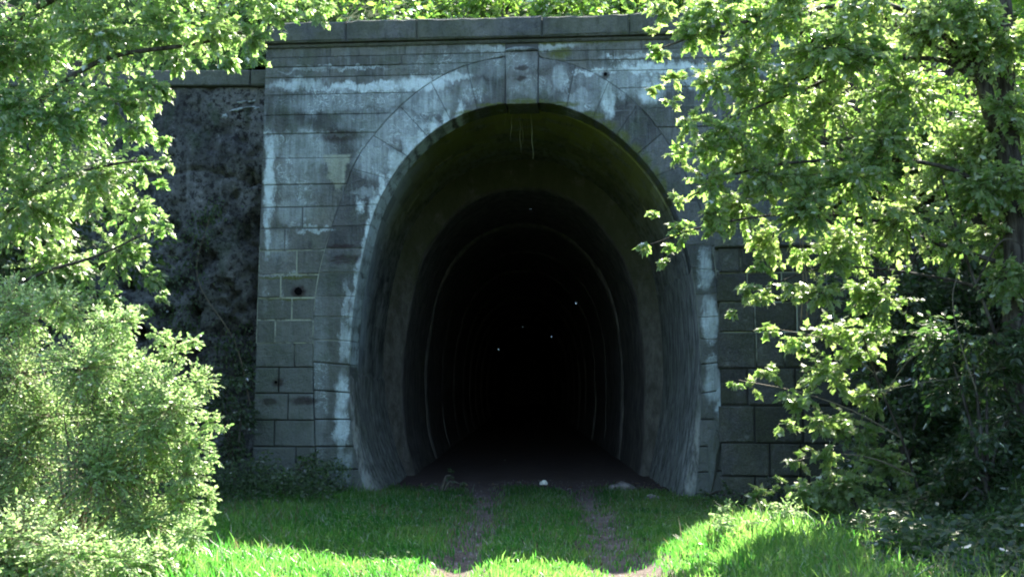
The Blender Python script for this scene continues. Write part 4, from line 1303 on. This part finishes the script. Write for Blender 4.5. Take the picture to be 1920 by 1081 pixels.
px_bush('weed_clump', 'bright weeds in the bottom right corner', 'weeds', blob(1720, 1040, 90, 30, 10, 40), (1720, 1070), 10.9, 0.06, 1.5, 'oval', M['maple_leaf'], 312)
px_bush('maple_seedling', 'low sunlit maple seedlings spreading below the sapling', 'seedlings', [(1470, 905, 24), (1520, 930, 30), (1590, 930, 36), (1650, 945, 36), (1720, 960, 40), (1780, 930, 34), (1560, 975, 30), (1640, 1000, 36), (1840, 900, 34), (1430, 945, 20)], (1620, 1000), 13.0, 0.075, 2.0, 'maple', M['maple_leaf'], 315, wide=0.15)
px_bush('weed_clump', 'low weeds at the foot of the left tunnel wall', 'weeds', [(800, 925, 16), (830, 918, 18), (860, 905, 16), (780, 935, 14), (845, 890, 14)], (825, 940), 18.2, 0.05, 1.3, 'oval', M['under_leaf'], 313)
px_bush('weed_clump', 'low weeds at the foot of the right arch edge', 'weeds', [(1330, 925, 22), (1370, 920, 24), (1410, 925, 22), (1450, 915, 26)], (1380, 940), 16.4, 0.055, 1.4, 'oval', M['under_leaf'], 314)
px_bush('weed_clump', 'dark weedy bush at the foot of the left pier', 'bush', blob(540, 880, 60, 30, 10, 26), (540, 930), 17.1, 0.07, 1.6, 'oval', M['under_leaf'], 309)
px_bush('weed_clump', 'dark creeper-covered bush in the corner between pier and wing wall', 'bush', blob(435, 790, 32, 90, 12, 34), (440, 930), 17.3, 0.07, 1.6, 'oval', M['under_leaf'], 310)
def scatter_leaves(name, label, xr, yr, zf, n, size, mat, seed, mask=None, hmax=0.5, kind='oval'):
    rng = np.random.default_rng(seed)
    x = rng.uniform(*xr, n); y = rng.uniform(*yr, n)
    cl = fbm(x * 1.1 + seed, y * 1.1, 3)
    h = hmax * np.clip((cl - 0.22) * 2.2, 0.08, 1.4) * rng.uniform(0.05, 1, n) ** 0.7
    keep = rng.random(n) < np.clip(cl * 2.2, 0.2, 1)
    if mask is not None: keep &= mask(x, y, rng)
    x, y, h = x[keep], y[keep], h[keep]
    n = len(x)
    P = np.stack([x, y, zf(x, y) + h], -1)
    D = rng.normal(size=(n, 3)); D[:, 2] = D[:, 2] * 0.4 - 0.15
    N = rng.normal(size=(n, 3)) * 0.5 + np.array([0, -0.15, 0.9])
    T = np.clip(rng.normal(0.4, 0.25, n) + (cl[keep] - 0.45), 0, 1)
    o = leaves_mesh(name, P, D, N, size * rng.uniform(0.6, 1.3, n), kind, mat, None, T)
    return tag(o, label, None, None, 'stuff')
scatter_leaves('hillside_scrub', 'scrub and ivy covering the slope above the tunnel', (-12, 12), (18.8, 30), hill_z, 48000, 0.13, M['hill_leaf'], 51, hmax=1.3)
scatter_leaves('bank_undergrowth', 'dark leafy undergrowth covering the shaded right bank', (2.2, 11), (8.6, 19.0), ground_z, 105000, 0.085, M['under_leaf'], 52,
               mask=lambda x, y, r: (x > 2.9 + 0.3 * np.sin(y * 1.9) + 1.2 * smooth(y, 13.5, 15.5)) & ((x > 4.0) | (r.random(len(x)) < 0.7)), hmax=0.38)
scatter_leaves('left_undergrowth', 'dark green weeds and creepers at the foot of the left pier and wing wall', (-9, -2.6), (12.2, 18.4), ground_z, 46000, 0.06, M['under_leaf'], 53,
               mask=lambda x, y, r: (y > 14.2 + 1.2 * (x > -4.0)) | (x < -5.0), hmax=0.65)

# ivy on the left wing wall
iv = empty('wall_creeper', w(390, 420, 18.5))
tag(iv, 'faint green creeper clinging to the spalled wing wall', 'creeper')
rng = np.random.default_rng(61)
pts = []
for (px, py, rx, ry, n) in ((395, 400, 34, 22, 130), (365, 440, 40, 30, 110), (340, 520, 60, 40, 160), (430, 650, 50, 50, 260), (330, 600, 60, 40, 160), (460, 700, 25, 60, 130)):
    q = rng.normal(size=(n, 2)) * 0.5
    for a, b in q: pts.append(tuple(at(px + a * rx, py + b * ry, 18.42 + rng.uniform(-0.06, 0.1))))
P = np.array(pts) - np.array(iv.location)
N = rng.normal(size=(len(P), 3)) * 0.4 + np.array([0, -0.8, 0.6]); D = rng.normal(size=(len(P), 3)) * 0.5 + np.array([0, 0, -0.6])
o = leaves_mesh('foliage', P, D, N, 0.07 * rng.uniform(0.6, 1.2, len(P)), 'oval', M['under_leaf'], iv, np.clip(rng.normal(0.5, 0.3, len(P)), 0, 1)); o['kind'] = 'stuff'
branch('stem', [w(470, 760, 18.4), w(440, 640, 18.42), w(370, 520, 18.42), w(395, 400, 18.42)], 0.012, 0.004, iv, M['twig'], 4, tuple(iv.location))

# ------------------------------------------------------------------ grass
def grass(name, label, n, xr, yr, seed, hfun, dens, mat=None):
    rng = np.random.default_rng(seed)
    x = rng.uniform(*xr, n); y = rng.uniform(*yr, n)
    k = rng.random(n) < dens(x, y)
    x, y = x[k], y[k]; n = len(x)
    h = hfun(x, y) * rng.uniform(0.4, 1.15, n) * np.where(rng.random(n) < 0.06, 1.7, 1.0)
    z = ground_z(x, y)
    a = rng.uniform(0, 2 * math.pi, n)
    wd = rng.uniform(0.004, 0.008, n)
    lean_ = rng.normal(size=(n, 2)) * 0.38
    cl = fbm(x * 1.7, y * 1.7, 3) - 0.45
    lean_ += np.stack([cl * 0.8, -cl * 0.4], -1)
    bx, by = np.cos(a) * wd, np.sin(a) * wd
    def ring(t, wf):
        cx = x + lean_[:, 0] * h * t * t; cy = y + lean_[:, 1] * h * t * t; cz = z + h * t * (1 - 0.25 * t * np.hypot(lean_[:, 0], lean_[:, 1])) - (0.01 if t == 0 else 0)
        return np.stack([cx - bx * wf, cy - by * wf, cz], -1), np.stack([cx + bx * wf, cy + by * wf, cz], -1)
    a0, a1 = ring(0, 1.0); b0, b1 = ring(0.55, 0.85); c0, _ = ring(1.0, 0.0)
    co = np.stack([a0, a1, b1, b0, c0], 1).reshape(-1, 3)
    base = (np.arange(n) * 5)[:, None]
    loops = np.concatenate([base + np.array([[0, 1, 2, 3]]), base + np.array([[3, 2, 4]])], 1)      # 4 + 3 loops
    starts = np.stack([np.arange(n) * 7, np.arange(n) * 7 + 4], 1).ravel()
    tint = np.repeat(np.clip(rng.normal(0.35, 0.25, n) + cl * 1.2 + 0.35 * smooth(x, 1.2, 2.2), 0, 1), 5)
    o = big_mesh(name, co, loops.ravel(), starts, mat or M['grass'], None, tint)
    return tag(o, label, None, None, 'stuff')

def gh(x, y):
    return 0.07 + 0.09 * smooth(x, 1.3, 2.0) * smooth(y, 14.0, 12.0) + 0.07 * smooth(-x, 1.4, 3.0) + 0.16 * np.clip(fbm(x * 1.2 + 4, y * 1.2, 3) - 0.42, 0, 1)
def gd(x, y):
    d = 1.0 - 1.25 * np.clip(dirt_amount(x, y) - 0.25 + 0.5 * (fbm(x * 5, y * 5, 3) - 0.45), 0, 1)
    return d * np.clip(0.55 + 1.2 * (fbm(x * 2.1, y * 2.1, 3) - 0.3), 0.25, 1) * smooth(y + 3.4 * (fbm(x * 1.6, y * 1.6 + 9, 3) - 0.45) * 2, 20.2, 16.9) * smooth(np.abs(x - 0.3), 5.4, 4.4) * (1 - 0.9 * smooth(x, 2.3, 3.1))
grass('grass', 'green grass growing on the cutting floor between and beside the ruts', 260000, (-5.5, 5.0), (7.6, 19.6), 71, gh, gd)

M['straw'] = mk_leaf('straw', (0.20, 0.17, 0.09), (0.34, 0.30, 0.18), (0.16, 0.13, 0.06), (0.34, 0.28, 0.14), gloss=0.0, rough=0.7)
grass('dry_grass', 'dry straw-coloured stalks standing among the green grass', 16000, (-5.0, 4.0), (7.8, 17.5), 72, lambda x, y: 1.25 * gh(x, y), lambda x, y: gd(x, y) * smooth(fbm(x * 1.1 + 30, y * 1.1, 3), 0.35, 0.6), M['straw'])

# low weeds mixed in the grass at right and left
scatter_leaves('clover_patch', 'low broad-leaved weeds among the sunlit grass', (-4.5, 4.4), (8.0, 16.5), ground_z, 26000, 0.035, M['grass'], 74,
               mask=lambda x, y, r: (dirt_amount(x, y) < 0.3) & ((x > 1.4) | (x < -1.6) | (r.random(len(x)) < 0.3)), hmax=0.16)

# ------------------------------------------------------------------ gravel in the ruts, leaf litter
def gravel():
    rng = np.random.default_rng(91)
    n = 4500
    x = rng.uniform(-1.6, 2.0, n); y = rng.uniform(7.8, 21.0, n)
    k = rng.random(n) < dirt_amount(x, y) ** 1.5
    x, y = x[k], y[k]; n = len(x)
    sz = 0.006 + 0.018 * rng.random(n) ** 4
    base = np.array([[1, 0, 0], [-.5, .87, 0], [-.5, -.87, 0], [0.1, 0.05, 0.9]])
    rot = rng.uniform(0, 6.28, n)
    bx = base[None, :, 0] * np.cos(rot)[:, None] - base[None, :, 1] * np.sin(rot)[:, None]
    by = base[None, :, 0] * np.sin(rot)[:, None] + base[None, :, 1] * np.cos(rot)[:, None]
    co = np.stack([x[:, None] + bx * sz[:, None], y[:, None] + by * sz[:, None], ground_z(x, y)[:, None] - 0.002 + base[None, :, 2] * sz[:, None]], -1)
    T = np.array([[0, 1, 3], [1, 2, 3], [2, 0, 3]])
    loops = (T[None] + (np.arange(n) * 4)[:, None, None]).reshape(-1)
    o = big_mesh('gravel', co.reshape(-1, 3), loops, np.arange(0, len(loops), 3), M['rock'])
    tag(o, 'small loose stones scattered in the wheel ruts', kind='stuff')
gravel()
M['dry_leaf'] = mk_leaf('dry_leaf', (0.14, 0.09, 0.05), (0.30, 0.24, 0.15), (0.10, 0.06, 0.03), (0.25, 0.18, 0.09), gloss=0.0, rough=0.7)
scatter_leaves('leaf_litter', 'dry brown leaves lying in the grass and along the ruts', (-4.5, 4.5), (8.0, 20.5), ground_z, 2600, 0.05, M['dry_leaf'], 92, hmax=0.04)
